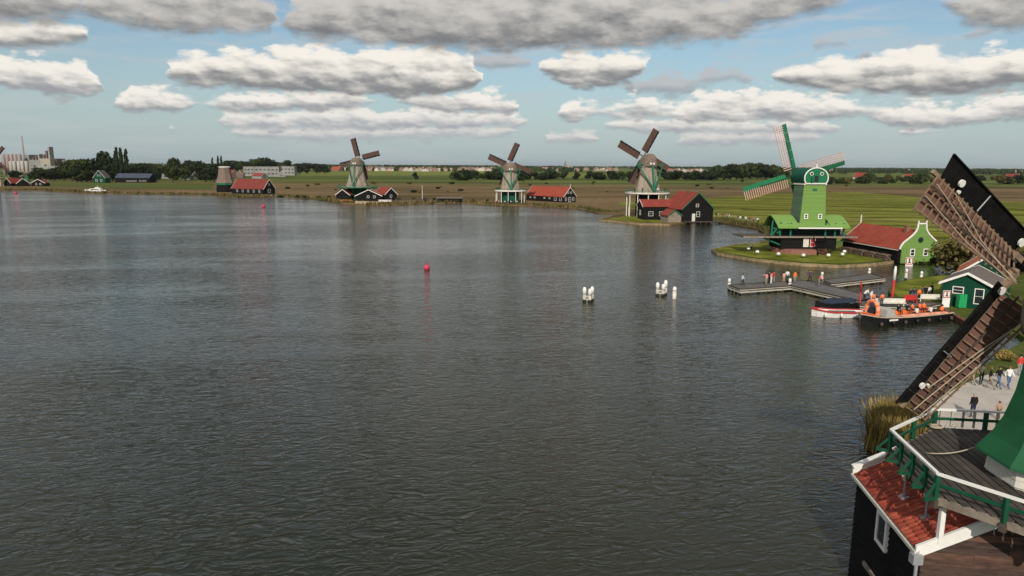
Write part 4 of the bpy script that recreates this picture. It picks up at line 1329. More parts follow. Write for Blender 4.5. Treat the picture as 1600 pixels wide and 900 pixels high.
# saw floor with its curved roofs left and right of the body
b = MB()
b.box((1.0, .6, 4.8), (13.0, 4.6, 2.5))
b.build('saw_floor', pm('saw_floor_shade', (.008, .030, .024), .2, 1, .8), t5)  # dark box: the shade of the open space under the roofs, put into its colour
for x in (-5.8, -3.6, 3.6, 5.6, 7.4):
    b = MB()
    b.beam((x, -3.2, 3.5), (x, -3.2, 6.3), .3)
    b.build('post', M_green, t5)
for (a, c) in (((-7.6, -3.2, 3.6), (-5.6, -3.2, 6.4)), ((-7.6, -3.2, 3.6), (-7.4, -3.2, 6.8)), ((-9.5, -2.5, 3.4), (-3, -2.5, .9)), ((9, -2.5, 3.4), (4.5, -2.5, 1.0)), ((-6.4, -3.2, 4.2), (-4.2, -3.2, 6.2)), ((-7.5, -3.2, 5.2), (-5.5, -3.2, 5.2))):
    b = MB()
    b.beam(a, c, .26)
    b.build('strut', M_green, t5)
for x0, x1 in ((-6.6, -2.2), (4.3, 8.2)):
    b = MB()
    pr = [(-4.3, 5.45), (-3.7, 5.9), (-2.6, 6.55), (-1.0, 7.35), (.3, 7.75), (1.6, 7.3), (4.0, 5.3)]
    out = [Vector((x0, y, z)) for y, z in pr] + [Vector((x0, y, z - .2)) for y, z in reversed(pr)]
    b.prism(out, (x1 - x0, 0, 0))
    b.build('saw_floor_roof', M_ltgreen, t5)
b = MB()
b.prism([(-2.3, -4.4, 5.35), (6.4, -4.4, 5.35), (4.2, -2.4, 6.1), (-1.9, -2.4, 6.1)], (0, 0, .18))
b.build('skirt_roof', M_ltgreen, t5)
b = MB()
b.box((2.0, -4.42, 5.36), (9.0, .12, .26))
b.build('skirt_trim', M_white, t5)
# body: tapered box
cx = 1.15
def ring(w, d, z, dx=0.0):
    return [(cx + dx - w / 2, -d / 2, z), (cx + dx + w / 2, -d / 2, z), (cx + dx + w / 2, d / 2, z), (cx + dx - w / 2, d / 2, z)]
b = MB()
b.add(ring(5.4, 5.0, 5.6) + ring(4.5, 4.6, 14.0), [(0, 1, 5, 4), (1, 2, 6, 5), (2, 3, 7, 6), (3, 0, 4, 7), (0, 1, 2, 3), (4, 5, 6, 7)])
o = b.build('body', [M_ltgreen, board_material('shingle_green', (.13, .20, .12), .3, .25)], t5)  # side and back shingles, their green lightened to stand for grazing light
for pgn in o.data.polygons:
    if abs(pgn.normal.x) > .8 or pgn.normal.y > .8:
        pgn.material_index = 1
b = MB()
b.box((cx, 0, 14.1), (4.75, 4.9, .28))
b.build('body_cornice', M_white, t5)
for x in (-1.45, 1.45):
    window(t5, (cx + x, -2.47, 7.6), .62, .85, (0, -1, 0), frame=.16, proud=.08)
b = MB()
b.box((cx, -2.36, 13.0), (.9, .08, .5))
b.build('name_board', M_capgreen, t5)
# cap with round-headed gable, two round windows and hatch
prof = []
for k in range(13):
    a = math.pi * k / 12
    prof.append((2.42 * math.cos(a), 1.15 + 2.0 * math.sin(a)))
prof = [(2.05, 0)] + [(2.35, .5)] + prof + [(-2.35, .5), (-2.05, 0)]
b = MB()
b.prism([(cx + x, -2.5, 14.25 + z) for x, z in prof], (0, 6.6, 0))
b.build('cap', M_teal, t5)
b = MB()
b.prism([(cx + x * .96, -2.62, 14.25 + z * .97 + .03) for x, z in prof], (0, .1, 0))
gb = b.build('cap_gable', M_capgreen, t5)
b = MB()
pp = [(cx + x, -2.62, 14.25 + z) for x, z in prof]
for i in range(len(pp)):
    b.beam(pp[i], pp[(i + 1) % len(pp)], .2, .17, up=(0, 1, 0))
b.build('gable_trim', M_white, t5)
for x in (-1.05, 1.05):
    b = MB()
    b.tube([(cx + x, -2.6, 16.2), (cx + x, -2.74, 16.2)], .36, 14)
    w = b.build('round_window', M_white, t5)
    b = MB()
    b.tube([(cx + x, -2.72, 16.2), (cx + x, -2.77, 16.2)], .24, 14)
    b.build('pane', M_glass, w)
b = MB()
b.box((cx + .05, -2.65, 15.2), (.8, .08, 1.2))
b.build('hatch', M_glass, t5)
b = MB()
b.box((cx - .8, -2.95, 15.1), (.75, .1, 1.1), rz=.5)
b.build('hatch_door', M_capgreen, t5)
b = MB()
b.tube([(cx - .9, 2, 15.4), (cx - 1.3, 5.4, 15.6)], .45, 8)
b.build('windshaft', M_red, t5)
b = MB()
b.beam((cx, -2.4, 17.3), (cx, -2.4, 18.1), .18)
b.build('finial', M_white, t5)
for k in range(4):
    sail(t5, (cx - 1.3, 0, 15.6), rad(17.5) + k * math.pi / 2, 11.2, 1.7, .95, 1.9, (M_green_d, M_capgreen, M_sailwhite, M_cream, M_sailred), 5.0, bars=20, cloth=False, laths=4)
# stairs
b = MB()
for k in range(9):
    b.box((2.2 + .0 * k, -4.0 - .26 * k, 3.1 - .34 * k), (2.3, .3, .07))
for s in (-1.15, 1.15):
    b.beam((2.2 + s, -3.7, 3.5), (2.2 + s, -6.2, .1), .12, .3)
b.build('stairs', M_black, t5)
window(t5, (-.2, -3.16, 2.3), 1.0, 1.7, (0, -1, 0), pane=M_cream)
window(t5, (1.2, -3.16, 2.3), 1.0, 1.7, (0, -1, 0), pane=M_red)
# ------------------------------------------------------------------ bell gable house behind it
ea, eb = G(1403, 389, LZ + 2.4), G(1316, 374.5, LZ + 2.4)
d = eb - ea
rz5 = math.atan2(-d.x, d.y)
exx = Vector((math.cos(rz5), math.sin(rz5), 0))
mid = ea + exx * 4.2
t = house('timber_shed', (mid.x, mid.y), rz5, 8.0, d.length, 2.4, 3.3, 'red roofed timber shed ending in a bright green bell gable with white outline', 'building', wall=M_black, roof=M_tile_b, over=.25, fascia=M_cream, parts=True, chimney=(-.6, 2.6, 1.2), spike=False)
for ch in list(t.children):
    if ch.name.startswith('verge_board') and sum(v.co.y for v in ch.data.vertices) < 0:
        bpy.data.objects.remove(ch)
hp = [(.85, 7.2), (.95, 6.3), (1.15, 5.8), (1.7, 5.15), (2.6, 4.4), (3.5, 3.75), (4.05, 3.05), (4.25, 2.4)]
wl = [(3.75, 2.3), (3.75, -.3)]
full = [(-x, z) for x, z in reversed(wl)] + [(-x, z) for x, z in reversed(hp)] + hp + wl
b = MB()
b.prism([(x, -.52, z) for x, z in full], (0, .24, 0))
b.build('bell_gable', M_ltgreen, t)
b = MB()
pp = [(-x, -.56, z) for x, z in reversed(hp)] + [(x, -.56, z) for x, z in hp]
for i in range(len(pp) - 1):
    b.beam(pp[i], pp[i + 1], .26, .2, up=(0, 1, 0))
for s in (-.85, .85):
    b.beam((s, -.56, 7.1), (s, -.56, 7.75), .2, .2)
b.build('gable_outline', M_white, t)
for x in (-1.75, 1.05):
    window(t, (x + .25, -.56, 1.75), .85, 1.25, (0, -1, 0), frame=.16)
b = MB()
b.tube([(0, -.5, 4.1), (0, -.60, 4.1)], .42, 14)
b.build('round_window', M_glass, t)
b = MB()
b.tube([(0, -.5, 4.1), (0, -.58, 4.1)], .55, 14)
b.build('round_frame', M_green_d, t)
b = MB()
b.beam((0, d.length + .3, 5.7), (0, d.length + .3, 7.6), .16)
b.build('finial', M_white, t)
for i in range(4):
    y = 3 + i * (d.length - 5) / 3.4
    q = Vector((mid.x, mid.y, 0)) + Matrix.Rotation(rz5, 3, 'Z') @ Vector((-4.9, y, 0))
    st = thing('timber_stack', (q.x, q.y, LZ), ('pile of round logs under the timber shed eave, ' + ('nearest the bell gable', 'second from the bell gable', 'third from the bell gable', 'farthest from the bell gable')[i]), 'timber stack', None, rz5)
    for k in range(9):
        b = MB()
        b.tube([((k % 3) * .42 - .4, -1.5 + .2 * (k % 2), .22 + (k // 3) * .38), ((k % 3) * .42 - .4, 1.4 - .3 * (k % 3), .22 + (k // 3) * .38)], .2, 7)
        b.build('log', pm('timber_log', (.13, .09, .065), .4, 1.5, .9), st)
# white capped bollards on the lawn
for i, (x, y) in enumerate([(1169, 393), (1174, 389), (1183, 398.5), (1216, 402), (1255, 404), (1294, 404), (1316, 402.5), (1319, 398), (1302, 391)]):
    g = G(x, y, LZ)
    o = thing('lawn_lamp', (g.x, g.y, LZ), 'white capped bollard on the green mill lawn, ' + ['far left front', 'far left back', 'second along the left edge', 'third along the front edge', 'front, left of the stairs', 'front, right of the stairs', 'right corner front', 'right corner back', 'right of the brick ring'][i], 'bollard', 'bollards on the mill lawn')
    b = MB()
    b.lathe([(.13, -.1), (.12, .45)], 10)
    b.build('stem', M_wood_d, o)
    b = MB()
    b.lathe([(.14, .42), (.36, .50), (.38, .72), (.26, .92), (.05, .99)], 12)
    b.build('cap', M_white, o, True)

# ------------------------------------------------------------------ jetty
M_deck = pm('jetty_deck', (.12, .113, .105), .2, .8, .9, .4, 6)
M_fascia = pm('jetty_fascia', (.47, .43, .36), .15, .8, .85)
M_algae = pm('algae', (.035, .038, .018), .4, 3, .6)
M_pile = pm('pile_pale', (.62, .58, .50), .15, 1.2, .8)
JZ = .75
def platform(name, px, label, gaps=True):
    pts = gp(px, JZ)
    c = sum(pts, Vector()) / len(pts)
    t = thing(name, (c.x, c.y, 0), label, 'jetty', 'jetty platforms')
    b = MB()
    b.prism([(p.x - c.x, p.y - c.y, JZ - .12) for p in pts], (0, 0, .12))
    b.build('deck', M_deck, t)
    n = len(pts)
    for zz, hh in ((JZ - .05, .22), (JZ - .42, .20)):
        for i in range(n):
            a, e = pts[i] - c, pts[(i + 1) % n] - c
            if (a - e).length < .5:
                continue
            b = MB()
            b.beam((a.x, a.y, zz), (e.x, e.y, zz), .14, hh)
            b.build('fascia_board', M_fascia, t)
    for i in range(n):
        a, e = pts[i] - c, pts[(i + 1) % n] - c
        b = MB()
        b.beam(((a.x), (a.y), JZ + .06), (e.x, e.y, JZ + .06), .22, .14)
        b.build('edge_kerb', M_wood_d, t)
    for i in range(n):
        a, e = pts[i] - c, pts[(i + 1) % n] - c
        for k in range(3):
            q = a.lerp(e, (k + .5) / 3) * .94
            b = MB()
            b.beam((q.x, q.y, -1), (q.x, q.y, JZ - .15), .3)
            b.build('pile', M_wood_d, t)
    return t
platform('jetty', [(1139, 446), (1157, 452.5), (1236, 447), (1229, 440)], 'left jetty platform where a line of visitors stands')
platform('jetty', [(1236, 447), (1344, 471), (1372, 465), (1262, 438.5), (1229, 440)], 'long walkway running from the left platform to the ferry')
platform('jetty', [(1284, 438), (1300, 444), (1383, 434.5), (1362, 428)], 'rear jetty platform lying parallel to the lawn')
platform('pontoon', [(1344, 471), (1345, 478), (1440, 481), (1470, 475), (1400, 466), (1372, 465)], 'dark pontoon between the walkway, the ferry and the bank')
def pile(x, y, top, lab, m=None, w=.42, m2=None):
    g, h = ph(x, y, top, 0)
    t = thing('mooring_pile', (g.x, g.y, 0), lab, 'pile', 'piles of the jetty')
    b = MB()
    b.lathe([(w / 2, -1.5), (w / 2, h * .62)], 10)
    b.build('shaft', m or M_pile, t, True)
    t.rotation_euler = (R_.uniform(-.03, .03), R_.uniform(-.03, .03), 0)
    b = MB()
    b.lathe([(w / 2 * 1.02, -.3), (w / 2 * 1.02, .22 + R_.uniform(0, .12))], 10)
    b.build('algae_band', M_algae, t, True)
    b = MB()
    b.lathe([(w / 2 * 1.02, h * .62), (w / 2 * 1.02, h * .9), (w * .3, h)], 10)
    b.build('white_top', M_white if not m2 else m2, t, True)
pile(1139, 453, 435, 'pale pile at the far left jetty corner')
pile(1233.5, 453, 435, 'pale pile where left platform and walkway meet')
pile(1284, 438, 425, 'pale pile behind the crouching visitor')
pile(1358, 430, 419, 'pale pile behind the rear platform')
pile(1393, 473, 416, 'tall red pile with pale top right of the walkway', M_red, .36)
pile(1343, 483, 440, 'slim red pole beside the ferry ring', M_red, .22, M_red)
pile(1415, 437, 420, 'pale pile standing in the inlet, left of two')
pile(1439, 437, 424, 'pale pile standing in the inlet, right of two')
# dolphins out in the river
def dolphin(cpx, piles, lab):
    g0 = G(*cpx, 0)
    t = thing('mooring_dolphin', (g0.x, g0.y, 0), lab, 'mooring posts')
    pts = []
    for (x, y, top) in piles:
        g, h = ph(x, y, top, 0)
        g = g - g0
        b = MB()
        b.lathe([(.25, -1), (.25, h * .55), (.25, h * .85), (.14, h)], 10, (g.x, g.y))
        q = b.build('pile', M_pile, t, True)
        b = MB()
        b.lathe([(.262, h * .5), (.262, h * .86), (.15, h + .02)], 10, (g.x, g.y))
        b.build('white_top', M_white, q, True)
        b = MB()
        b.lathe([(.256, -.2), (.258, .16 + R_.uniform(0, .1)), (.254, .34)], 10, (g.x, g.y))
        b.build('algae_band', M_algae, q, True)
        pts.append((g, h))
    for zz in (.35, .75):
        for i in range(len(pts) - 1):
            a, c = pts[i][0], pts[i + 1][0]
            b = MB()
            b.beam((a.x, a.y, zz), (c.x, c.y, zz), .2, .2)
            b.build('cross_beam', M_fascia, t)
dolphin((919, 472), [(913, 471.5, 449), (921.5, 472, 451.5), (925, 470, 448)], 'left cluster of three white topped posts in the open river')
dolphin((1034, 462), [(1027, 462, 441.5), (1036, 462.5, 444), (1039.5, 461, 438)], 'right cluster of three white topped posts in the open river')
g, h = ph(1053.5, 467, 448, 0)
t = thing('mooring_post', (g.x, g.y, 0), 'single white topped post beside the right cluster in the river', 'mooring posts')
b = MB()
b.lathe([(.27, -1), (.27, h * .7)], 10)
b.build('shaft', M_pile, t, True)
b = MB()
b.lathe([(.285, h * .66), (.285, h * .8), (.18, h)], 10)
b.build('white_top', M_white, t, True)
# buoys
M_pink = pm('buoy_pink', (.55, .04, .10), .08, 3, .4)
for (x, y, r, lab) in ((667, 421, .55, 'bright pink ball buoy in mid river'), (411.5, 324, .7, 'small pink buoy before the barn of the sailless mill'), (25, 302.5, .8, 'pink buoy near the left bank cottages')):
    g = G(x, y, 0)
    t = thing('buoy', (g.x, g.y, 0), lab, 'buoy', 'pink buoys')
    b = MB()
    b.lathe([(r * math.sin(a), r * .55 - r * math.cos(a)) for a in [math.pi * k / 10 for k in range(1, 10)]], 16)
    b.build('ball', M_pink, t, True)
    b = MB()
    b.lathe([(.1, r * 1.5), (.1, r * 1.5 + .22), (.16, r * 1.5 + .24), (.16, r * 1.5 + .3)], 10)
    b.build('eye', M_pink, t)

# ------------------------------------------------------------------ boats
def hull_mesh(b, L, wd, dep, z0, bow=.35, n=14, stern=.8):
    """open hull, bow at -x; returns the sheer line"""
    secs = []
    for j in range(n):
        v = j / (n - 1)
        k = 1.0
        if v < bow:
            k = math.sin(math.pi / 2 * (v / bow)) ** .6
        if v > .75:
            k = 1 - (1 - stern) * (v - .75) / .25
        k = max(k, .04) * wd / 2
        x = -L / 2 + L * v
        sh = z0 + .35 * max(0, 1 - v / .5) ** 2
        secs.append([(x, -k, sh), (x + .05, -k * .86, -.3), (x + .05, k * .86, -.3), (x, k, sh), (x, k * .86, sh), (x, k * .8, z0 - dep), (x, -k * .8, z0 - dep), (x, -k * .86, sh)])
    vs = [p for s in secs for p in s]
    fs = []
    for j in range(n - 1):
        for q in range(8):
            fs.append((j * 8 + q, j * 8 + (q + 1) % 8, (j + 1) * 8 + (q + 1) % 8, (j + 1) * 8 + q))
    fs += [tuple(range(8)), tuple((n - 1) * 8 + q for q in range(8))]
    b.add(vs, fs)
    return secs
M_hullblk = pm('hull_black', (.012, .012, .013), .3, 2, .35)
M_hullwht = pm('hull_white', (.70, .68, .64), .08, 2, .35)
M_orange = pm('lifejacket_orange', (.80, .17, .05), .15, 3, .6)
M_peach = pm('ring_orange', (.80, .34, .22), .18, 2, .7)
M_navy = pm('navy_canvas', (.02, .028, .05), .2, 2, .7)
M_floor = pm('boat_floor', (.48, .36, .26), .15, 2, .8)
M_grey = pm('grey_canvas', (.40, .39, .36), .1, 2, .6)
fa, fb = G(1352, 502, .3), G(1468, 492, .3)
fm, fd = (fa + fb) / 2, fb - fa
frz = math.atan2(fd.y, fd.x)
tf = thing('ferry', (fm.x, fm.y, 0), 'black hulled open ferry with a big orange ring at its bow', 'boat', None, frz)
b = MB()
sec = hull_mesh(b, fd.length + 1.2, 3.4, .4, .78, .12)
b.build('hull', M_hullblk, tf)
b = MB()
for j in range(len(sec) - 1):
    for q in (0, 3):
        b.beam(Vector(sec[j][q]) + Vector((0, 0, .04)), Vector(sec[j + 1][q]) + Vector((0, 0, .04)), .16, .1)
b.build('gunwale', M_floor, tf)
b = MB()
b.box((1.4, 0, .44), (fd.length * .72, 2.5, .06))
b.build('deck', M_floor, tf)
LF = fd.length + 1.2
ringx = -LF / 2 + 1.5
bl = MB()
for k in range(22):
    a = math.radians(-35 + 250 * k / 21)
    c = Vector((ringx, 0, 1.55)) + Vector((math.cos(a) * .25, math.cos(a) * 1.05, math.sin(a) * 1.05)).normalized() * 1.1
    q = MB()
    q.lathe([(.02, -.26), (.22, -.16), (.27, 0), (.2, .17), (.02, .24)], 7)
    q.v = [tuple(Matrix.Rotation(R_.uniform(-.4, .4), 3, 'Y') @ (Matrix.Rotation(R_.uniform(-.4, .4), 3, 'X') @ Vector(p)) + c) for p in q.v]
    q.build('ring_cushion', M_peach if k % 3 else M_orange, tf, True)
b = MB()
b.tube([(ringx - .15, 0, 1.5), (ringx + .25, 0, 1.5)], .5, 16)
b.build('ring_centre', M_navy, tf)
b = MB()
b.box((ringx - .55, 0, 1.05), (.5, 2.2, .35))
b.build('bow_cushion', M_orange, tf)
b = MB()
b.prism([(ringx + .9, -1.2, .9), (ringx + 2.4, -1.2, .9), (ringx + 2.1, -1.2, 1.6), (ringx + 1.5, -1.2, 1.9), (ringx + 1.1, -1.2, 1.7)], (0, 2.0, 0))
b.build('cockpit_cover', M_grey, tf)
b = MB()
b.box((ringx + 1.6, -1.66, .62), (1.3, .04, .2))
b.build('name_plate', M_white, tf)
for s in (-1, 1):
    b = MB()
    b.box((1.9, s * 1.15, .75), (LF * .55, .5, .45))
    b.build('side_bench', M_peach if s < 0 else M_orange, tf)
for k in range(7):
    b = MB()
    x = -LF / 2 + 1.2 + k * (LF - 2) / 6
    b.lathe([(.05, .0), (.17, .12), (.19, .3), (.15, .45), (.03, .52)], 9, (x, -1.78))
    b.build('fender', M_hullblk if k % 2 else M_wood_d, tf, True)
g0, g1 = G(1282, 494, .3), G(1352, 493, .3)
m = (g0 + g1) / 2
rr = math.atan2((g1 - g0).y, (g1 - g0).x)
tb = thing('motor_launch', (m.x, m.y + 1.2, 0), 'long white launch with red gunwale left of the ferry', 'boat', None, rr - rad(8))
b = MB()
sec = hull_mesh(b, (g1 - g0).length + .8, 2.1, .35, .62, .35)
b.build('hull', M_hullwht, tb)
b = MB()
for j in range(len(sec) - 1):
    for q in (0, 3):
        b.beam(Vector(sec[j][q]) + Vector((0, 0, .03)), Vector(sec[j + 1][q]) + Vector((0, 0, .03)), .2, .16)
b.build('gunwale', M_red, tb)
b = MB()
b.box((.6, 0, .52), ((g1 - g0).length * .55, 1.5, .1))
b.build('deck', M_slate, tb)
for k in range(3):
    b = MB()
    b.lathe([(.04, .05), (.15, .15), (.15, .5), (.04, .6)], 8, (-2 + k * 1.9, -1.22))
    b.build('fender', M_white, tb, True)
g0, g1 = G(1284, 479, .4), G(1332, 475, .4)
m = (g0 + g1) / 2
t = thing('covered_boat', (m.x, m.y + .8, 0), 'low boat under dark blue canvas beside the walkway', 'boat', None, math.atan2((g1 - g0).y, (g1 - g0).x) - rad(10))
b = MB()
hull_mesh(b, 5.6, 2.0, .4, .6, .35)
b.build('hull', M_hullblk, t)
b = MB()
b.prism([(-2.5, -.5, .66), (2.7, -.85, .66), (2.7, 0, 1.15), (-1.8, 0, 1.1)], (0, .01, 0))
vs = [(-2.7, 0, .7), (-1.2, -.95, .66), (2.7, -.8, .66), (2.7, .8, .66), (-1.2, .95, .66), (-.8, 0, 1.25), (2.5, 0, 1.15)]
b = MB()
b.add(vs, [(0, 1, 5), (1, 2, 6, 5), (2, 3, 6), (3, 4, 5, 6), (4, 0, 5)])
b.build('canvas_cover', M_navy, t)
# white benches, box and red stools on the pontoon
def bench(p, rz, L, lab, m=M_cream, nm='bench'):
    t = thing(nm, (p.x, p.y, p.z), lab, 'bench', None, rz)
    b = MB()
    b.box((0, 0, .46), (L, .5, .08))
    b.build('seat', m, t)
    for s in (-1, 1):
        b = MB()
        b.box((s * L * .4, 0, .2), (.1, .42, .44))
        b.build('leg', m, t)
    b = MB()
    b.box((0, .26, .75), (L, .07, .5))
    b.build('backrest', m, t)
bench(G(1392, 479, JZ + .02), rad(-4), 3.6, 'long pale bench on the pontoon behind the ferry cockpit')
bench(G(1454, 472, JZ), rad(-6), 3.4, 'long pale bench at the bank end of the pontoon')
bench(G(1423, 473.5, JZ + .02), rad(0), 1.6, 'short red bench beside the waiting group', M_red)
# no entry sign boards: white with red border and black figure
def sign(x, y, top, lab, w, tall=False, z=LZ):
    g, h = ph(x, y, top, z)
    t = thing('warning_sign', (g.x, g.y, z), lab, 'sign', 'warning signs')
    hh = h if tall else w * 1.25
    b = MB()
    b.beam((0, .08, -.3), (0, .08, h - hh * .5), .1)
    b.build('post', M_wood_d, t)
    b = MB()
    b.box((0, 0, h - hh / 2), (w, .08, hh))
    pn = b.build('board', M_white, t)
    c = h - w * .52
    k = w * .42
    b = MB()
    for a0, a1 in (((-k, c - k), (k, c - k)), ((k, c - k), (k, c + k)), ((k, c + k), (-k, c + k)), ((-k, c + k), (-k, c - k))):
        b.beam((a0[0], -.055, a0[1]), (a1[0], -.055, a1[1]), w * .1, .03, up=(0, 1, 0))
    b.build('red_border', M_red, pn)
    b = MB()
    b.tube([(0, -.05, c + k * .5), (0, -.07, c + k * .5)], w * .11, 10)
    b.box((0, -.06, c + k * .05), (w * .16, .02, w * .24))
    b.box((0, -.06, c - k * .45), (w * .36, .02, w * .14))
    b.build('black_figure', M_tar, pn)
sign(1420, 416, 402, 'red bordered white sign standing in the water before the bell gable', 1.35, z=0)
sign(1477, 480, 454, 'tall white sign board with red bordered figure beside the ticket hut', .95, True)
# ticket hut
ga, gb_ = G(1478, 480, LZ), G(1536, 481, LZ)
m = (ga + gb_) / 2
t = house('ticket_hut', (m.x, m.y), rad(-40), 5.4, 8.5, 3.0, 1.35, 'dark green ticket hut with white verge and grey tile roof by the ferry', 'hut', wall=M_dkgreen, roof=M_slate, fwin=((-.9, 2.15, 1.15, .85), (1.4, 1.6, .95, 1.9)), fascia=M_cream)
b = MB()
b.box((-.55, -.4, .95), (.95, .7, 1.7))
tag(b.build('cabinet', pm('cabinet_green', (.015, .30, .10), .06, 2, .5), None, loc=(m.x - .2, m.y, LZ)), 'bright green cabinet in front of the ticket hut', 'cabinet')
g = m + Vector((6.5, 6.5, 0))
house('red_roofed_hut', (g.x, g.y), rad(-35), 6, 9, 3.2, 2.4, 'building with orange tile roof behind the ticket hut', 'building', wall=M_dkgreen, roof=M_tile_o)
b = MB()
a, c = G(1474, 484, .35), G(1512, 505, .35)
b.beam((a.x, a.y, .2), (c.x, c.y, .2), .5, .7)
tag(b.build('quay_wall', pm('quay_red', (.16, .06, .045), .3, 1.5, .9), None), 'dark red quay edge below the ticket hut', 'quay')
# white motor cruiser on the far bank
g = G(148, 301.5, 0)
t = thing('motor_cruiser', (g.x, g.y, 0), 'white cabin cruiser moored on the far left bank', 'boat', None, rad(-3))
b = MB()
hull_mesh(b, 12.5, 3.6, .3, 1.7, .4)
b.build('hull', M_hullwht, t)
b = MB()
b.prism([(-3.2, -1.3, 1.6), (4.5, -1.3, 1.6), (4.2, -1.3, 2.6), (-2.0, -1.3, 2.6)], (0, 2.6, 0))
b.build('cabin', M_white, t)
b = MB()
b.box((1.0, -1.33, 2.15), (5, .05, .45))
b.build('cabin_window', M_glass, t)
b = MB()
b.prism([(.5, -1.1, 2.6), (3.8, -1.1, 2.6), (3.4, -1.1, 3.5), (1.2, -1.1, 3.5)], (0, 2.2, 0))
b.build('wheelhouse', M_cream, t)
b = MB()
b.tube([(2, 0, 3.5), (2, 0, 4.8)], .06, 6)
b.build('mast', M_white, t)
# ------------------------------------------------------------------ people
def skin_person(pose):
    """skeleton of one person, grown into a single continuous body"""
    J = {'pel': (0, 0, .95, .135), 'wst': (0, 0, 1.08, .125), 'chs': (0, -.01, 1.28, .15), 'nk': (0, 0, 1.46, .055), 'hd': (0, -.015, 1.57, .082), 'nose': (0, -.03, 1.63, .088), 'top': (0, 0, 1.70, .06)}
    for s, n in ((-1, 'l'), (1, 'r')):
        J['sh' + n] = (s * .18, 0, 1.40, .068)
        J['el' + n] = (s * .24, .03, 1.14, .048)
        J['wr' + n] = (s * .25, -.05, .90, .034)
        J['hn' + n] = (s * .25, -.08, .80, .034)
        J['hp' + n] = (s * .095, 0, .88, .092)
        J['kn' + n] = (s * .105, -.02, .49, .062)
        J['an' + n] = (s * .11, .02, .09, .045)
        J['to' + n] = (s * .125, -.15, .035, .036)
    def mv(k, x=0, y=0, z=0):
        a = J[k]
        J[k] = (a[0] + x, a[1] + y, a[2] + z, a[3])
    if pose == 'walk':
        mv('knl', 0, -.14); mv('anl', 0, -.26); mv('tol', 0, -.26)
        mv('knr', 0, .04); mv('anr', 0, .22, .04); mv('tor', 0, .22)
        mv('ell', 0, .08); mv('wrl', 0, .12); mv('hnl', 0, .12)
        mv('elr', 0, -.08); mv('wrr', 0, -.2, .05); mv('hnr', 0, -.24, .08)
    if pose == 'point':
        J['elr'] = (.42, -.10, 1.38, .048); J['wrr'] = (.66, -.16, 1.40, .034); J['hnr'] = (.78, -.18, 1.41, .03)
    if pose == 'bent':
        for k in ('chs', 'nk', 'hd', 'nose', 'top'):
            mv(k, 0, -.32 * (J[k][2] - .95) / .4, -.12 * (J[k][2] - .95))
        for n in 'lr':
            mv('sh' + n, 0, -.34, -.08); mv('el' + n, 0, -.42, -.12); mv('wr' + n, 0, -.46, -.1); mv('hn' + n, 0, -.48, -.1)
    if pose == 'sit':
        for k in J:
            mv(k, 0, 0, -.45)
        for n, s in (('l', -1), ('r', 1)):
            J['hp' + n] = (s * .1, -.03, .47, .09); J['kn' + n] = (s * .13, -.45, .48, .062); J['an' + n] = (s * .13, -.46, .09, .045); J['to' + n] = (s * .14, -.62, .035, .036)
            J['el' + n] = (s * .25, -.06, .72, .048); J['wr' + n] = (s * .19, -.28, .60, .034); J['hn' + n] = (s * .15, -.37, .58, .034)
    B = [('pel', 'wst', 1), ('wst', 'chs', 1), ('chs', 'nk', 1), ('nk', 'hd', 0), ('hd', 'nose', 0), ('nose', 'top', 0)]
    for n in 'lr':
        B += [('chs', 'sh' + n, 1), ('sh' + n, 'el' + n, 1), ('el' + n, 'wr' + n, 1), ('wr' + n, 'hn' + n, 0), ('pel', 'hp' + n, 2), ('hp' + n, 'kn' + n, 2), ('kn' + n, 'an' + n, 2), ('an' + n, 'to' + n, 3)]
    ks = list(J)
    me = bpy.data.meshes.new('body')
    me.from_pydata([J[k][:3] for k in ks], [(ks.index(a), ks.index(c)) for a, c, _ in B], [])
    o = bpy.data.objects.new('tmp', me)
    COL.objects.link(o)
    md = o.modifiers.new('skin', 'SKIN')
    for i, k in enumerate(ks):
        sv = me.skin_vertices[0].data[i]
        sv.radius = (J[k][3] * (1.25 if k in ('pel', 'wst', 'chs') else 1), J[k][3] * (.85 if k in ('pel', 'wst', 'chs') else 1))
        sv.use_root = (k == 'pel')
    sb = o.modifiers.new('sub', 'SUBSURF')
    sb.levels = sb.render_levels = 1
    dg = bpy.context.evaluated_depsgraph_get()
    nm = bpy.data.meshes.new_from_object(o.evaluated_get(dg))
    bpy.data.objects.remove(o)
    nm.name = 'body'
    seg = [(Vector(J[a][:3]), Vector(J[c][:3]), m) for a, c, m in B]
    nm.materials.clear()
    for q in range(4):
        nm.materials.append(None)
    for p in nm.polygons:
        c = p.center
        best, bm_ = 9, 0
        for a, e, m in seg:
            d = e - a
            tt = max(0, min(1, (c - a).dot(d) / d.length_squared))
            dd = (a + d * tt - c).length
            if dd < best:
                best, bm_ = dd, m
        p.material_index = bm_
        p.use_smooth = True
    hb = MB()
    hc = Vector(J['nose'][:3])
    vs, fs = [], []
    for j in range(5):
        a = math.pi / 2 * j / 4.5
        for k in range(10):
            w = 2 * math.pi * k / 10
            vs.append(hc + Vector((.108 * math.cos(w) * math.cos(a), .03 + .112 * math.sin(w) * math.cos(a), -.03 + (.0 if math.sin(w) < -.2 else -.05 * (j == 0)) + .13 * math.sin(a))))
    for j in range(4):
        for k in range(10):
            fs.append((j * 10 + k, j * 10 + (k + 1) % 10, (j + 1) * 10 + (k + 1) % 10, (j + 1) * 10 + k))
    fs.append(tuple(40 + k for k in range(10)))
    hb.add(vs, fs)
    return nm, hb.mesh('hair', None, True), J
POSES = {k: skin_person(k) for k in ('stand', 'walk', 'point', 'bent', 'sit')}
M_skin = pm('skin', (.48, .29, .21), .06, 3, .6)
M_shoe = pm('shoes', (.06, .055, .05), .3, 3, .6)
CL = {}
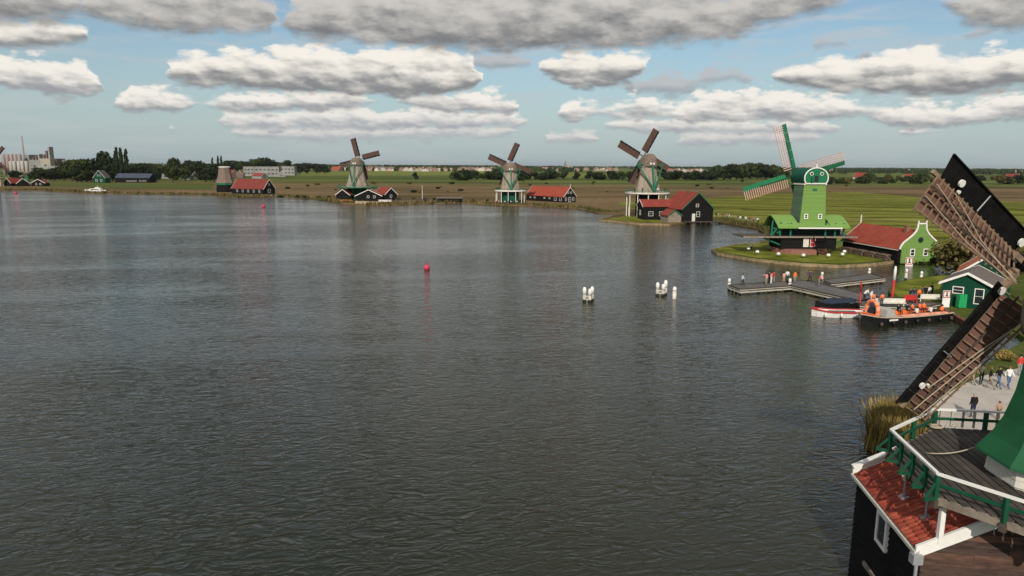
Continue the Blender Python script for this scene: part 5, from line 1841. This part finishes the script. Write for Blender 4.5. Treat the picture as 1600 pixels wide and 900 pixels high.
def cloth(c):
    k = 'cloth_%d_%d_%d' % tuple(int(q * 100) for q in c)
    return pm(k, c, .12, 4, .85, spec=.1)
BLK, NAV, WHT, JEA, ORG, RED, PNK, KHA, GRY, PUR, LBL, BRN = (.015, .015, .016), (.025, .03, .06), (.72, .70, .67), (.08, .13, .24), (.80, .17, .04), (.55, .05, .05), (.62, .32, .30), (.30, .25, .17), (.25, .25, .25), (.10, .06, .13), (.55, .60, .68), (.12, .08, .05)
HAIRS = [(.02, .016, .013), (.05, .03, .018), (.16, .10, .05), (.015, .013, .012)]
def person(p, rz, pose, top, legs, label, group=None, scale=1.06, hair=None, vest=None, bag=None):
    t = thing('person', p, label, 'person', group, rz)
    t.scale = (scale,) * 3
    bm_, hm, J = POSES[pose]
    o = link('body', bm_, t)
    for i, m in enumerate((M_skin, cloth(top), cloth(legs), M_shoe)):
        o.material_slots[i].link = 'OBJECT'
        o.material_slots[i].material = m
    h = link('hair', hm, t)
    h.material_slots[0].link = 'OBJECT'
    h.material_slots[0].material = cloth(hair or R_.choice(HAIRS))
    if vest or bag:
        c = Vector(J['chs'][:3])
        b = MB()
        if vest:
            b.lathe([(.19, c.z - .28), (.215, c.z - .1), (.205, c.z + .1), (.10, c.z + .19)], 12, (c.x, c.y), sx=1.08, sy=.80)
            b.build('life_vest', M_orange, t, True)
        else:
            b.lathe([(.05, c.z - .24), (.17, c.z - .2), (.19, c.z), (.15, c.z + .18), (.04, c.z + .22)], 10, (c.x, c.y + .22), sx=1.0, sy=.6)
            b.build('backpack', cloth(bag), t, True)
    return t
# on the jetty
for (x, y, rz, pose, tp, lg, lab, kw) in [
        (1160, 446.3, 70, 'walk', LBL, BLK, 'person in pale blue top and black trousers alone at the left end of the jetty', {}),
        (1197, 445, -150, 'point', PNK, KHA, 'person in pale pink top with outstretched arm on the left platform', {}),
        (1201.5, 443, 20, 'stand', BLK, BLK, 'person all in black behind the pointing visitor on the jetty', {}),
        (1204.5, 444.2, 40, 'stand', PNK, WHT, 'person in white trousers in the middle of the jetty group', {}),
        (1209, 442, 60, 'stand', RED, GRY, 'person with bright red top at the right of the jetty group', {'bag': RED}),
        (1224.5, 440.5, 170, 'stand', PNK, PNK, 'shorter person in pink left of the corner pile', {'scale': .88}),
        (1229.5, 440.2, 150, 'stand', WHT, (.02, .06, .04), 'person in white shirt and dark green trousers by the corner pile', {}),
        (1241.5, 442, 10, 'stand', ORG, GRY, 'person in orange jacket right of the corner pile', {}),
        (1265.5, 440.5, -60, 'walk', PUR, BLK, 'person in dark purple walking on the walkway', {}),
        (1279, 447.5, 70, 'bent', PNK, GRY, 'person bending forward with a red backpack on the walkway', {'bag': RED})]:
    person(G(x, y, JZ + .02), rad(rz), pose, tp, lg, lab, 'visitors on the jetty', **kw)
for (x, y, rz, pose, tp, lg, lab, kw) in [
        (1350, 471, 100, 'bent', WHT, NAV, 'person in white shirt stooping on the pontoon', {}),
        (1361, 474, 30, 'stand', WHT, NAV, 'person in white shirt standing behind the orange vests', {}),
        (1363, 479, 0, 'stand', WHT, NAV, 'crew member in orange life vest, left of two', {'vest': 1}),
        (1377, 479.5, 0, 'stand', GRY, NAV, 'crew member in orange life vest, right of two', {'vest': 1}),
        (1421, 471, 40, 'stand', NAV, NAV, 'person in dark blue, first of the waiting group at the bank', {}),
        (1427, 470.5, -30, 'stand', NAV, JEA, 'person in dark blue, second of the waiting group', {}),
        (1435, 471.5, 10, 'stand', ORG, BLK, 'person with orange vest in the middle of the waiting group', {'vest': 1}),
        (1440, 468, 60, 'stand', BRN, BLK, 'person in brown at the back of the waiting group', {}),
        (1445, 467, -20, 'stand', BLK, BLK, 'person in black right of the middle of the waiting group', {}),
        (1451, 467, 200, 'stand', WHT, BLK, 'person with pale top in the waiting group', {}),
        (1455.5, 462.5, 90, 'stand', BLK, NAV, 'person in black at the far right of the waiting group', {})]:
    person(G(x, y, JZ + .02), rad(rz), pose, tp, lg, lab, 'people at the ferry', **kw)
for i, (x, s, tp, v) in enumerate([(.2, 1, BLK, 0), (.9, -1, WHT, 0), (1.6, 1, BLK, 0), (2.4, 1, BRN, 1), (3.1, -1, WHT, 0), (3.6, 1, RED, 1), (4.3, 1, ORG, 1), (4.9, -1, ORG, 1)]):
    q = Vector((fm.x, fm.y, .52)) + Matrix.Rotation(frz, 3, 'Z') @ Vector((x, s * 1.0, 0))
    person(q, frz + (0 if s > 0 else math.pi), 'sit', tp, BLK, 'passenger sitting in the ferry, ' + ['first', 'second', 'third', 'fourth', 'fifth', 'sixth', 'seventh', 'last'][i] + ' counted from the ring', 'passengers in the ferry', vest=v)
# walkers on the path beside the near mill
for (x, y, rz, pose, tp, lg, lab, kw) in [
        (1519, 600, 20, 'walk', KHA, KHA, 'walker in khaki top and shorts on the path, leftmost of the row', {}),
        (1532, 600, -20, 'walk', (.10, .10, .07), BLK, 'walker in olive top and black trousers on the path', {}),
        (1545.5, 607, 60, 'walk', BLK, KHA, 'walker in black jacket and pale trousers stepping left on the path', {}),
        (1559, 606, 20, 'walk', BLK, JEA, 'walker in black jacket and blue jeans on the path', {}),
        (1574.5, 606, 0, 'walk', WHT, JEA, 'walker in white shirt and jeans on the path', {}),
        (1592, 586, 10, 'stand', RED, GRY, 'walker in red top at the right picture edge', {}),
        (1519, 652, 185, 'stand', BLK, NAV, 'man in black jacket seen from behind beyond the stage railing', {'scale': 1.05, 'hair': (.30, .27, .24)}),
        (1559, 655, 170, 'stand', (.40, .25, .18), BRN, 'shorter reddish haired person just left of the green mill skirt', {'scale': .78, 'hair': (.18, .05, .02)})]:
    person(G(x, y, LZ + .05), rad(rz), pose, tp, lg, lab, 'walkers on the path', **kw)
cols = [BLK, WHT, NAV, RED, GRY, LBL, KHA, PNK, BRN, WHT]
for i in range(17):
    x = 1119 + i * 4.2 + R_.uniform(-1.2, 1.2)
    y = 345.5 + (x - 1119) * .135 - 5.5 + R_.uniform(-.8, .8)
    person(G(x, y, LZ), R_.uniform(0, 6), R_.choice(('stand', 'walk')), cols[i % 10], R_.choice((BLK, NAV, JEA)), 'visitor walking on the dike path between the stilted and the green mill', 'visitors on the dike path')
for i in range(9):
    x = 1297 + (i % 5) * 4.6 + R_.uniform(-.8, .8)
    y = 366.5 + (i // 5) * 2.2
    person(G(x, y, LZ), R_.uniform(0, 6), 'stand', [PNK, WHT, BLK, PNK, GRY, WHT, NAV, PNK, BLK][i], R_.choice((BLK, NAV, JEA)), 'visitor in the crowd between the green mill and the red timber roof', 'crowd behind the green mill')
for i, a in enumerate((-140, -115, -70, -40)):
    q = Vector((p4.x + 6.8 * math.cos(rad(a)), p4.y + 6.8 * math.sin(rad(a)), LZ + 8.42))
    person(q, rad(90 + a), 'stand', [BLK, NAV, WHT, BLK][i], BLK, 'visitor standing on the stage of the stilted mill', 'visitors on the mill stage')
for i in range(8):
    g = G(776 + i * 4.4 + R_.uniform(-1, 1), 319.3, LZ)
    person(g, R_.uniform(0, 6), 'stand', cols[(i * 3) % 10], R_.choice((BLK, NAV, JEA)), 'visitor at the waterside foot of the third mill', 'visitors at the third mill')
# ------------------------------------------------------------------ near warehouse (bottom right)
EZ = 5.0
Bp, Ap = G(1440, 858, EZ), G(1341, 739, EZ)
ex = (Ap - Bp)
WL = ex.length
ex.normalize()
ey = Vector((ex.y, -ex.x, 0))                      # to the right of the eave
PT = rad(28)
up = (ey * math.cos(PT) + Vector((0, 0, math.sin(PT)))).normalized()
nrm = (Vector((0, 0, math.cos(PT))) - ey * math.sin(PT)).normalized()
tw = thing('warehouse', (Bp.x, Bp.y, 0), 'black boarded waterside warehouse with red pantile roof under the near mill stage', 'warehouse')
O = Vector((Bp.x, Bp.y, 0))
def lw(s, r, z):
    """local point: s along the eave away from the camera, r to the right, z up"""
    return ex * s + ey * r + Vector((0, 0, z))
M_wb = pm('near_tarred_boards', (.009, .0085, .008), .45, 1.4, .8, .4, 7, stretch=(1, 1, 5), spec=.12)
M_gb = [pm('gable_board_%d' % i, c, .35, 1.6, .75, .5, 6, stretch=(1, 1, 6)) for i, c in enumerate([(.075, .040, .028), (.050, .030, .023), (.10, .052, .035), (.062, .036, .027)])]
# core walls, set back behind the boards
b = MB()
poly = [lw(.12, .10, 0), lw(WL - .1, .10, 0), lw(WL - .1, 12, 0), lw(.12, 12, 0)]
b.prism([p + Vector((0, 0, -.6)) for p in poly], (0, 0, EZ + .3))
b.prism([lw(.12, .3, EZ - .4), lw(.12, 12, EZ - .4), lw(.12, 12, 6.4), lw(.12, 2.9, 6.4)], ex * (WL - .3))
b.build('wall_core', M_wb, tw)
bh = .24
for k in range(22):
    z = -.3 + k * bh
    if z > EZ - .1:
        break
    b = MB()
    q = [lw(-.02, .06, z), lw(-.02, -.035 + .0 * k, z - .01), lw(-.02, .03, z + bh + .02), lw(-.02, .07, z + bh + .02)]
    b.prism(q, ex * (WL + .04))
    b.build('wall_board', M_wb, tw)
bh = .25
for k in range(27):
    z = -.3 + k * bh
    if z > 6.2:
        break
    r0 = max(0.0, (z - EZ + .08) / math.tan(PT)) + .0
    rx = r0
    while rx < 10:
        ln = R_.uniform(1.6, 3.4)
        r1_ = min(rx + ln, 10)
        b = MB()
        pr = R_.uniform(-.012, .012)
        q = [lw(.07, rx, z), lw(-.06 + pr, rx, z - .01), lw(.02 + pr, rx, z + bh + .015), lw(.07, rx, z + bh + .015)]
        b.prism(q, ey * (r1_ - rx - .008))
        b.build('gable_board', R_.choice(M_gb), tw)
        rx = r1_
# roof deck and tiles
b = MB()
RL = 3.35
o0 = lw(.0, -.12, EZ - .12)
b.prism([o0, o0 + ex * WL, o0 + ex * WL + up * (RL + .2), o0 + up * (RL + .2)], nrm * .06)
b.prism([lw(.1, 2.9, 6.42), lw(WL - .1, 2.9, 6.42), lw(WL - .1, 12, 6.42), lw(.1, 12, 6.42)], (0, 0, .08))
b.build('roof_deck', M_wood_d, tw)
tmats = [pm('clay_tile_%d' % i, c, .22, 2.2, .75, .25, 9, col2=c2) for i, (c, c2) in enumerate([((.36, .062, .034), (.44, .095, .052)), ((.30, .050, .030), (.40, .080, .046)), ((.40, .078, .040), (.48, .12, .065)), ((.22, .042, .030), (.33, .070, .045))])]
NC, NR = 24, 11
tw_, tl = WL / NC, (RL + .2) / NR
tmesh = []
for m in tmats:
    b = MB()
    vs, n = [], 6
    for j, (rr, lift) in enumerate(((-.04, .055), (tl * 1.12, .012))):
        for dz in (0, -.02):
            for k in range(n + 1):
                v = k / n
                zz = .038 * math.sin(v * 2 * math.pi) + lift
                vs.append(tuple(ex * (v * tw_ * 1.06) + up * rr + nrm * (zz + dz)))
    w = n + 1
    fs = []
    for k in range(n):
        fs += [(k, k + 1, 2 * w + k + 1, 2 * w + k), (w + k, 3 * w + k, 3 * w + k + 1, w + k + 1), (k, w + k, w + k + 1, k + 1)]
    b.add(vs, fs)
    tmesh.append(b.mesh('roof_tile', m, True))
for i in range(NC):
    for j in range(NR):
        o = link('roof_tile', R_.choice(tmesh), tw, lw(0, -.14, EZ - .02) + ex * (i * tw_) + up * (j * tl) + nrm * R_.uniform(-.006, .008))
# verge boards, gutter, box and downpipe
def wbox(name, a, c, w, t_, m, upv=(0, 0, 1), par=None):
    b = MB()
    b.beam(a, c, w, t_, up=upv)
    return b.build(name, m, par or tw)
b = MB()
q = lw(-.10, -.22, EZ - .32)
b.prism([q, q + up * 4.3, q + up * 4.3 + Vector((0, 0, .46)), q + Vector((0, 0, .46))], ex * .11)
b.build('verge_board', M_white, tw)
b = MB()
q = lw(WL - .02, -.22, EZ - .12)
b.prism([q, q + up * 3.6, q + up * 3.6 + Vector((0, 0, .42)), q + Vector((0, 0, .42))], ex * .14)
b.build('verge_board', M_white, tw)
b = MB()
q = lw(WL - .10, -.20, EZ + .22)
b.prism([q, q + up * 3.6, q + up * 3.6 + ex * .34, q + ex * .34], nrm * .07)
b.build('verge_cap', M_white, tw)
wbox('gutter', lw(-.1, -.20, EZ - .13), lw(WL + .1, -.20, EZ - .13), .13, .12, M_cream)
wbox('gutter_lip', lw(-.1, -.11, EZ - .07), lw(WL, -.11, EZ - .07), .05, .1, M_tar)
b = MB()
b.box(lw(-.12, -.20, EZ - .30), (.34, .30, .34))
b.build('rainwater_box', M_metal, tw)
b = MB()
b.tube([lw(-.12, -.17, EZ - .5), lw(-.12, -.17, .3)], .06, 10)
b.build('downpipe', M_metal, tw)
# window in the waterside wall
pw = [RP(x, y, O + lw(0, -.03, 0), ey) for x, y in ((1374.5, 793.5), (1389, 813), (1386, 865), (1370.5, 843))]
sc_ = [(p - O).dot(ex) for p in pw]
zc = [p.z for p in pw]
s0, s1 = (sc_[1] + sc_[2]) / 2, (sc_[0] + sc_[3]) / 2
z0, z1 = (zc[2] + zc[3]) / 2, (zc[0] + zc[1]) / 2
window(tw, lw((s0 + s1) / 2, -.06, (z0 + z1) / 2), abs(s1 - s0) - .1, z1 - z0 - .1, -ey, frame=.14, proud=.07, bars=False)
a, c = RP(1349, 879, O + lw(0, -.08, 0), ey), RP(1366, 903, O + lw(0, -.08, 0), ey)
wbox('ledge_plank', a - O, c - O, .10, .16, M_wood)

# ------------------------------------------------------------------ near mill with octagonal stage
CX, CY, RS, DZ = 19.4, 23.5, 5.24, 7.15
A0 = rad(149.8)
tn = thing('windmill', (CX, CY, 0), 'near mill at the right edge with black windboards, brown sails and plank stage', 'windmill', 'windmills along the river')
ov = [Vector((RS * math.cos(A0 + k * math.pi / 4), RS * math.sin(A0 + k * math.pi / 4), 0)) for k in range(8)]   # 0 = left corner, 1 = corner nearest the camera's left
pd = (ov[0] - ov[1]).normalized()                  # planks run along this edge
pq = Vector((pd.y, -pd.x, 0))
# planks clipped to the octagon
M_plank = [pm('stage_plank_%d' % i, c, .28, 1.6, .85, .5, 8) for i, c in enumerate([(.062, .051, .043), (.054, .044, .037), (.072, .059, .049), (.047, .039, .034)])]
def clip(q0, q1):
    """extent along pd of the octagon between offsets q0 and q1"""
    lo, hi = -9, 9
    for i in range(8):
        a, c = ov[i], ov[(i + 1) % 8]
        n = Vector(((c - a).y, -(c - a).x, 0)).normalized()
        if n.dot(a) < 0:
            n = -n
        for q in (q0, q1):
            den, num = n.dot(pd), n.dot(a) - q * n.dot(pq)
            if abs(den) < 1e-6:
                continue
            v = num / den
            if den > 0:
                hi = min(hi, v)
            else:
                lo = max(lo, v)
    return lo, hi
q = -RS * math.cos(math.pi / 8)
while q < RS * .92:
    w = .29
    lo, hi = clip(q, q + w)
    if hi - lo > .3:
        b = MB()
        zz = DZ - .06 + R_.uniform(-.006, .006)
        pts = [pd * lo + pq * (q + .022), pd * hi + pq * (q + .022), pd * hi + pq * (q + w - .022), pd * lo + pq * (q + w - .022)]
        b.prism([p + Vector((0, 0, zz - .05)) for p in pts], (0, 0, .055))
        b.build('stage_plank', R_.choice(M_plank), tn)
    q += w
# joists below and edge beam
b = MB()
for k in range(8):
    b.beam((0, 0, DZ - .30), ov[k] * 1.02 + Vector((0, 0, DZ - .30)), .22, .28)
    b.beam((0, 0, DZ - .30), (ov[k] + ov[(k + 1) % 8]) / 2 * 1.02 + Vector((0, 0, DZ - .30)), .2, .28)
b.build('stage_joists', M_wood_d, tn)
b = MB()
for k in range(8):
    b.beam(ov[k] * .985 + Vector((0, 0, DZ - .22)), ov[(k + 1) % 8] * .985 + Vector((0, 0, DZ - .22)), .16, .24)
b.build('stage_edge_beam', M_wood, tn)
RH = .75
for k in range(8):
    a, c = ov[k], ov[(k + 1) % 8]
    b = MB()
    b.beam(a + Vector((0, 0, DZ + RH)), c + Vector((0, 0, DZ + RH)), .115, .08)
    b.build('top_rail', M_white, tn)
    b = MB()
    b.beam(a * .99 + Vector((0, 0, DZ + .36)), c * .99 + Vector((0, 0, DZ + .36)), .06, .11)
    b.build('middle_rail', M_green_d, tn)
    nout = (a + c).normalized()
    for f in ((0.0, .26, .52, .78) if k == 0 else (0.0, .5)):
        p = a.lerp(c, f)
        no = p.normalized()
        b = MB()
        b.beam(p + Vector((0, 0, DZ - .30)), p + Vector((0, 0, DZ + RH - .05)), .14)
        b.build('rail_post', M_green_d, tn)
        if k == 0 or (k in (1, 7) and f == 0):
            b = MB()
            b.beam(p - no * .2 + Vector((0, 0, DZ - .12)), p + no * .46 + Vector((0, 0, DZ - .12)), .09, .10)
            b.beam(p + no * .42 + Vector((0, 0, DZ - .08)), p + no * .03 + Vector((0, 0, DZ + .42)), .075, .075)
            b.build('post_bracket', M_green_d, tn)
# pickets in the far railing behind the deck
a, c = ov[7], ov[6]
for k in range(9):
    p = a.lerp(c, (k + .5) / 9)
    b = MB()
    b.beam(p + Vector((0, 0, DZ)), p + Vector((0, 0, DZ + RH)), .07)
    b.build('picket', M_fascia, tn)
# jack posts standing on the roof, post on the verge
for (x, y) in ((1412, 777), (1446, 809)):
    p = RP(x, y, O + Vector((0, 0, EZ + .06)), nrm) - Vector((CX, CY, 0))
    b = MB()
    b.tube([p + Vector((0, 0, .03)), p + Vector((0, 0, .75))], .045, 8)
    b.build('jack_rod', M_metal, tn)
    b = MB()
    b.tube([p + Vector((0, 0, .7)), p + Vector((0, 0, .9)), p + Vector((0, 0, 1.5)), p + Vector((0, 0, DZ - p.z - .35))], [.08, .17, .16, .12], 8)
    b.build('jack_sleeve', M_cream, tn)
    b = MB()
    e1, e2 = ex * .20, up * .16
    b.prism([p - e1 - e2, p + e1 - e2, p + e1 + e2, p - e1 + e2], nrm * .05)
    b.build('jack_plate', M_metal, tn)
p = RP(1467, 848, O + lw(-.05, 0, 0), ex) - Vector((CX, CY, 0))
b = MB()
b.beam(p, Vector((p.x, p.y, DZ - .3)), .16)
b.build('stage_post', M_white, tn)
# foundation of the mill down to the ground
b = MB()
b.lathe([(1.0, -.3), (1.0, 6.6)], 8, rot=A0)
b.build('mill_base', M_black, tn)
# plinth, skirt and smock
b = MB()
b.lathe([(2.10, DZ - .1), (2.02, 7.95)], 8, rot=A0 + rad(6))
pl_ = b.build('plinth', [M_cream, M_grey], tn)
for k in range(4):
    b = MB()
    z = DZ + .02 + k * .25
    b.lathe([(2.16 - k * .02, z), (2.12 - k * .02, z + .24)], 8, rot=A0 + rad(6))
    b.build('plinth_board', M_cream, pl_)
b = MB()
b.lathe([(2.52, 7.86), (2.50, 7.95), (2.10, 8.5), (1.78, 9.2), (1.52, 10.2), (1.36, 11.4), (1.3, 12.2)], 8, rot=A0 + rad(6))
b.build('smock', M_green_d if False else pm('smock_green', (.011, .098, .036), .12, .8, .6, .15, 5), tn)
b = MB()
b.lathe([(1.45, 12.2), (1.5, 12.6), (1.5, 13.4), (1.2, 14.4), (.7, 14.9), (.1, 15.0)], 16, sx=1.0, sy=1.2)
b.build('cap', M_thatch_d, tn, True)
# sails: outer corners of the windboards give plane, hub and angles
hubw = AtY(1604.1, 413.3, 26.6)
PSI, TAU = -.3198, .2615
sn = Vector((math.sin(PSI) * math.cos(TAU), math.cos(PSI) * math.cos(TAU), math.sin(TAU)))
shv = Vector((math.cos(PSI), -math.sin(PSI), 0))
svv = shv.cross(sn)
svv = svv if svv.z > 0 else -svv
BW, LWD = .77, 1.32
th1, SL = 2.6106, 7.083
hubv = hubw - Vector((CX, CY, 0))
b = MB()
b.tube([hubv - sn * 3.6, hubv + sn * .5], .32, 10)
b.build('windshaft', M_tar, tn)
M_cl = pm('near_sailcloth', (.155, .082, .062), .22, .9, .95, .25, 8)
M_lt = pm('near_lath', (.22, .145, .092), .25, 3, .85, .2, 10)
M_rope = pm('rope', (.48, .40, .29), .1, 6, .9)
for k in range(4):
    th = th1 + k * math.pi / 2
    ca, sa = math.cos(th), math.sin(th)
    def P(r, q_, y=0.0):
        if q_ > 0:                                  # Dutch sails twist: flat at the tip, steep near the shaft
            tw_a = -.05 - .6 * (1 - r / SL) / (1 - 1.25 / SL)
            y += q_ * math.sin(tw_a)
            q_ *= math.cos(tw_a)
        return hubv + shv * (ca * r - sa * q_) + svv * (sa * r + ca * q_) + sn * y
    b = MB()
    b.beam(P(-.3, 0, .12), P(SL, 0, .12), .22, .24, up=sn, w2=.13)
    s = b.build('sail', M_lath, tn)
    near = k in (0, 1)
    NB = 17
    R0 = 1.25
    # windboards: black planks, tilted out of the plane
    nb = 8
    for j in range(nb):
        ra, rb = R0 - .1 + (SL - R0 + .1) * j / nb, R0 - .1 + (SL - R0 + .1) * (j + 1) / nb - .012
        tip = .0 if j < nb - 1 else .0
        b = MB()
        jt = R_.uniform(-.012, .012)
        if j == nb - 1:
            b.prism([P(ra, -.05, -.02 + jt), P(rb - .32, -.05, -.02 + jt), P(rb, -BW, -.10 + jt), P(ra, -BW, -.10 + jt)], sn * .04)
        else:
            b.prism([P(ra, -.05, -.02 + jt), P(rb, -.05, -.02 + jt), P(rb, -BW, -.10 + jt), P(ra, -BW, -.10 + jt)], sn * .04)
        b.build('windboard', M_tar, s)
    b = MB()
    b.beam(P(R0, -BW + .02, -.13), P(SL, -BW + .02, -.13), .05, .05)
    b.build('windboard_edge', M_tar, s)
    for j in range(NB + 1):
        r = R0 + (SL - R0 - .12) * j / NB
        b = MB()
        b.beam(P(r, -.02, -.06), P(r, LWD + .10, -.06), .045, .045, up=sn)
        b.build('cross_lath', M_lt, s)
    for q_ in (.44, .88, LWD):
        b = MB()
        b.beam(P(R0 - .1, q_, -.105), P(SL - .08, q_, -.105), .065, .045, up=sn)
        b.build('long_lath', M_lt if q_ > 1 else M_wood_d, s)
    # cloth, slightly bellied
    b = MB()
    nr_, nq = 16, 5
    vs = [P(R0 + .1 + (SL - R0 - .35) * i / nr_, .06 + (LWD - .12) * j / nq, .03 + .10 * math.sin(math.pi * j / nq) * (.6 + .4 * math.sin(i * 1.7))) for i in range(nr_ + 1) for j in range(nq + 1)]
    b.add(vs, [(i * (nq + 1) + j, i * (nq + 1) + j + 1, (i + 1) * (nq + 1) + j + 1, (i + 1) * (nq + 1) + j) for i in range(nr_) for j in range(nq)])
    b.build('sailcloth', M_cl, s, True)
    # ropes lying diagonally over the lattice
    for (ra, qa, rb, qb) in ((R0, LWD - .1, SL - .2, .3), (R0 + .4, LWD + .06, SL - .1, LWD - .5), (R0, 1.3, SL - 1.2, .1)):
        b = MB()
        b.tube([P(ra, qa, -.15), P((ra + rb) / 2, (qa + qb) / 2 + .04, -.13), P(rb, qb, -.15)], .018, 5)
        b.build('rope', M_rope, s)
    for (r, q_, rd) in ((SL - 1.15, -.28, .13), (R0 + .1, -.35, .16), (SL - 1.3, -.02, .06)):
        b = MB()
        b.tube([P(r, q_, -.12), P(r, q_, -.2)], rd, 12)
        b.build('white_disc', M_white, s)
    b = MB()
    pa = P(SL * .62, -.1, -.13)
    b.tube([P(SL * .62, -.02, -.14), P(SL * .62, -BW + .1, -.17)], .025, 6)
    b.build('iron_bar', M_metal, s)
# rope across the deck and a coil
b = MB()
pts = []
for k in range(9):
    v = k / 8
    g = G(1447 + (1536 - 1447) * v, 708 - 14 * v + 6 * math.sin(v * 3.1), DZ + .04 + .5 * v)
    pts.append(g)
b.tube(pts, .022, 6)
tag(b.build('rope', M_rope, None, True), 'pale rope stretched across the near mill stage', 'rope')
g = G(1463, 668, DZ + .03)
b = MB()
pts = [g + Vector((.26 * math.cos(a * .5) * (1 - .006 * a), .20 * math.sin(a * .5), .02 + .002 * a)) for a in range(40)]
b.tube(pts, .02, 5)
tag(b.build('rope_coil', M_rope, None, True), 'pale coiled rope on the planks by the far railing', 'rope')
# low pale bollards and kerb stones beside the path
for i, (x, y) in enumerate(((1470, 602), (1452, 622), (1436, 640))):
    g = G(x, y, LZ)
    t = thing('kerb_block', (g.x, g.y, LZ), 'pale stone block at the path edge behind the lower sail, ' + ('farthest', 'middle', 'nearest')[i], 'block', 'stone blocks by the path', rad(52))
    b = MB()
    b.box((0, 0, .2), (1.5, .35, .5))
    b.box((0, 0, .48), (1.4, .28, .06))
    b.build('stone', M_cream, t)
HAZE = 2.5e-5
# ------------------------------------------------------------------ thin haze over the polder
if HAZE:
    m = bpy.data.materials.new('haze_air')
    m.use_nodes = True
    nt = m.node_tree
    for nd in list(nt.nodes):
        if nd.type != 'OUTPUT_MATERIAL':
            nt.nodes.remove(nd)
    pv = nt.nodes.new('ShaderNodeVolumePrincipled')
    pv.inputs['Color'].default_value = (.80, .88, .95, 1)
    pv.inputs['Density'].default_value = HAZE
    pv.inputs['Anisotropy'].default_value = .2
    nt.links.new(pv.outputs[0], [n for n in nt.nodes if n.type == 'OUTPUT_MATERIAL'][0].inputs['Volume'])
    b = MB()
    b.box((0, 15900, 49), (66000, 33000, 100))
    o = stuff(b.build('haze', m))
    tag(o, 'thin pale air haze over river and fields', 'haze')

# ------------------------------------------------------------------ look-alikes: say which one, counted from the left of the picture
from bpy_extras.object_utils import world_to_camera_view
bpy.context.view_layer.update()
ORD = lambda n: '%d%s' % (n, 'th' if 10 < n % 100 < 14 else {1: 'st', 2: 'nd', 3: 'rd'}.get(n % 10, 'th'))
same = {}
for o in COL.objects:
    if o.parent is None and 'label' in o:
        same.setdefault(o['label'], []).append(o)
for lab, lst in same.items():
    if 1 < len(lst) <= 60 and len(lab.split()) <= 13:
        lst.sort(key=lambda q: world_to_camera_view(SC, cam, q.matrix_world.translation).x)
        for i, o in enumerate(lst):
            o['label'] = lab + ', ' + (ORD(i + 1) + ' from left')
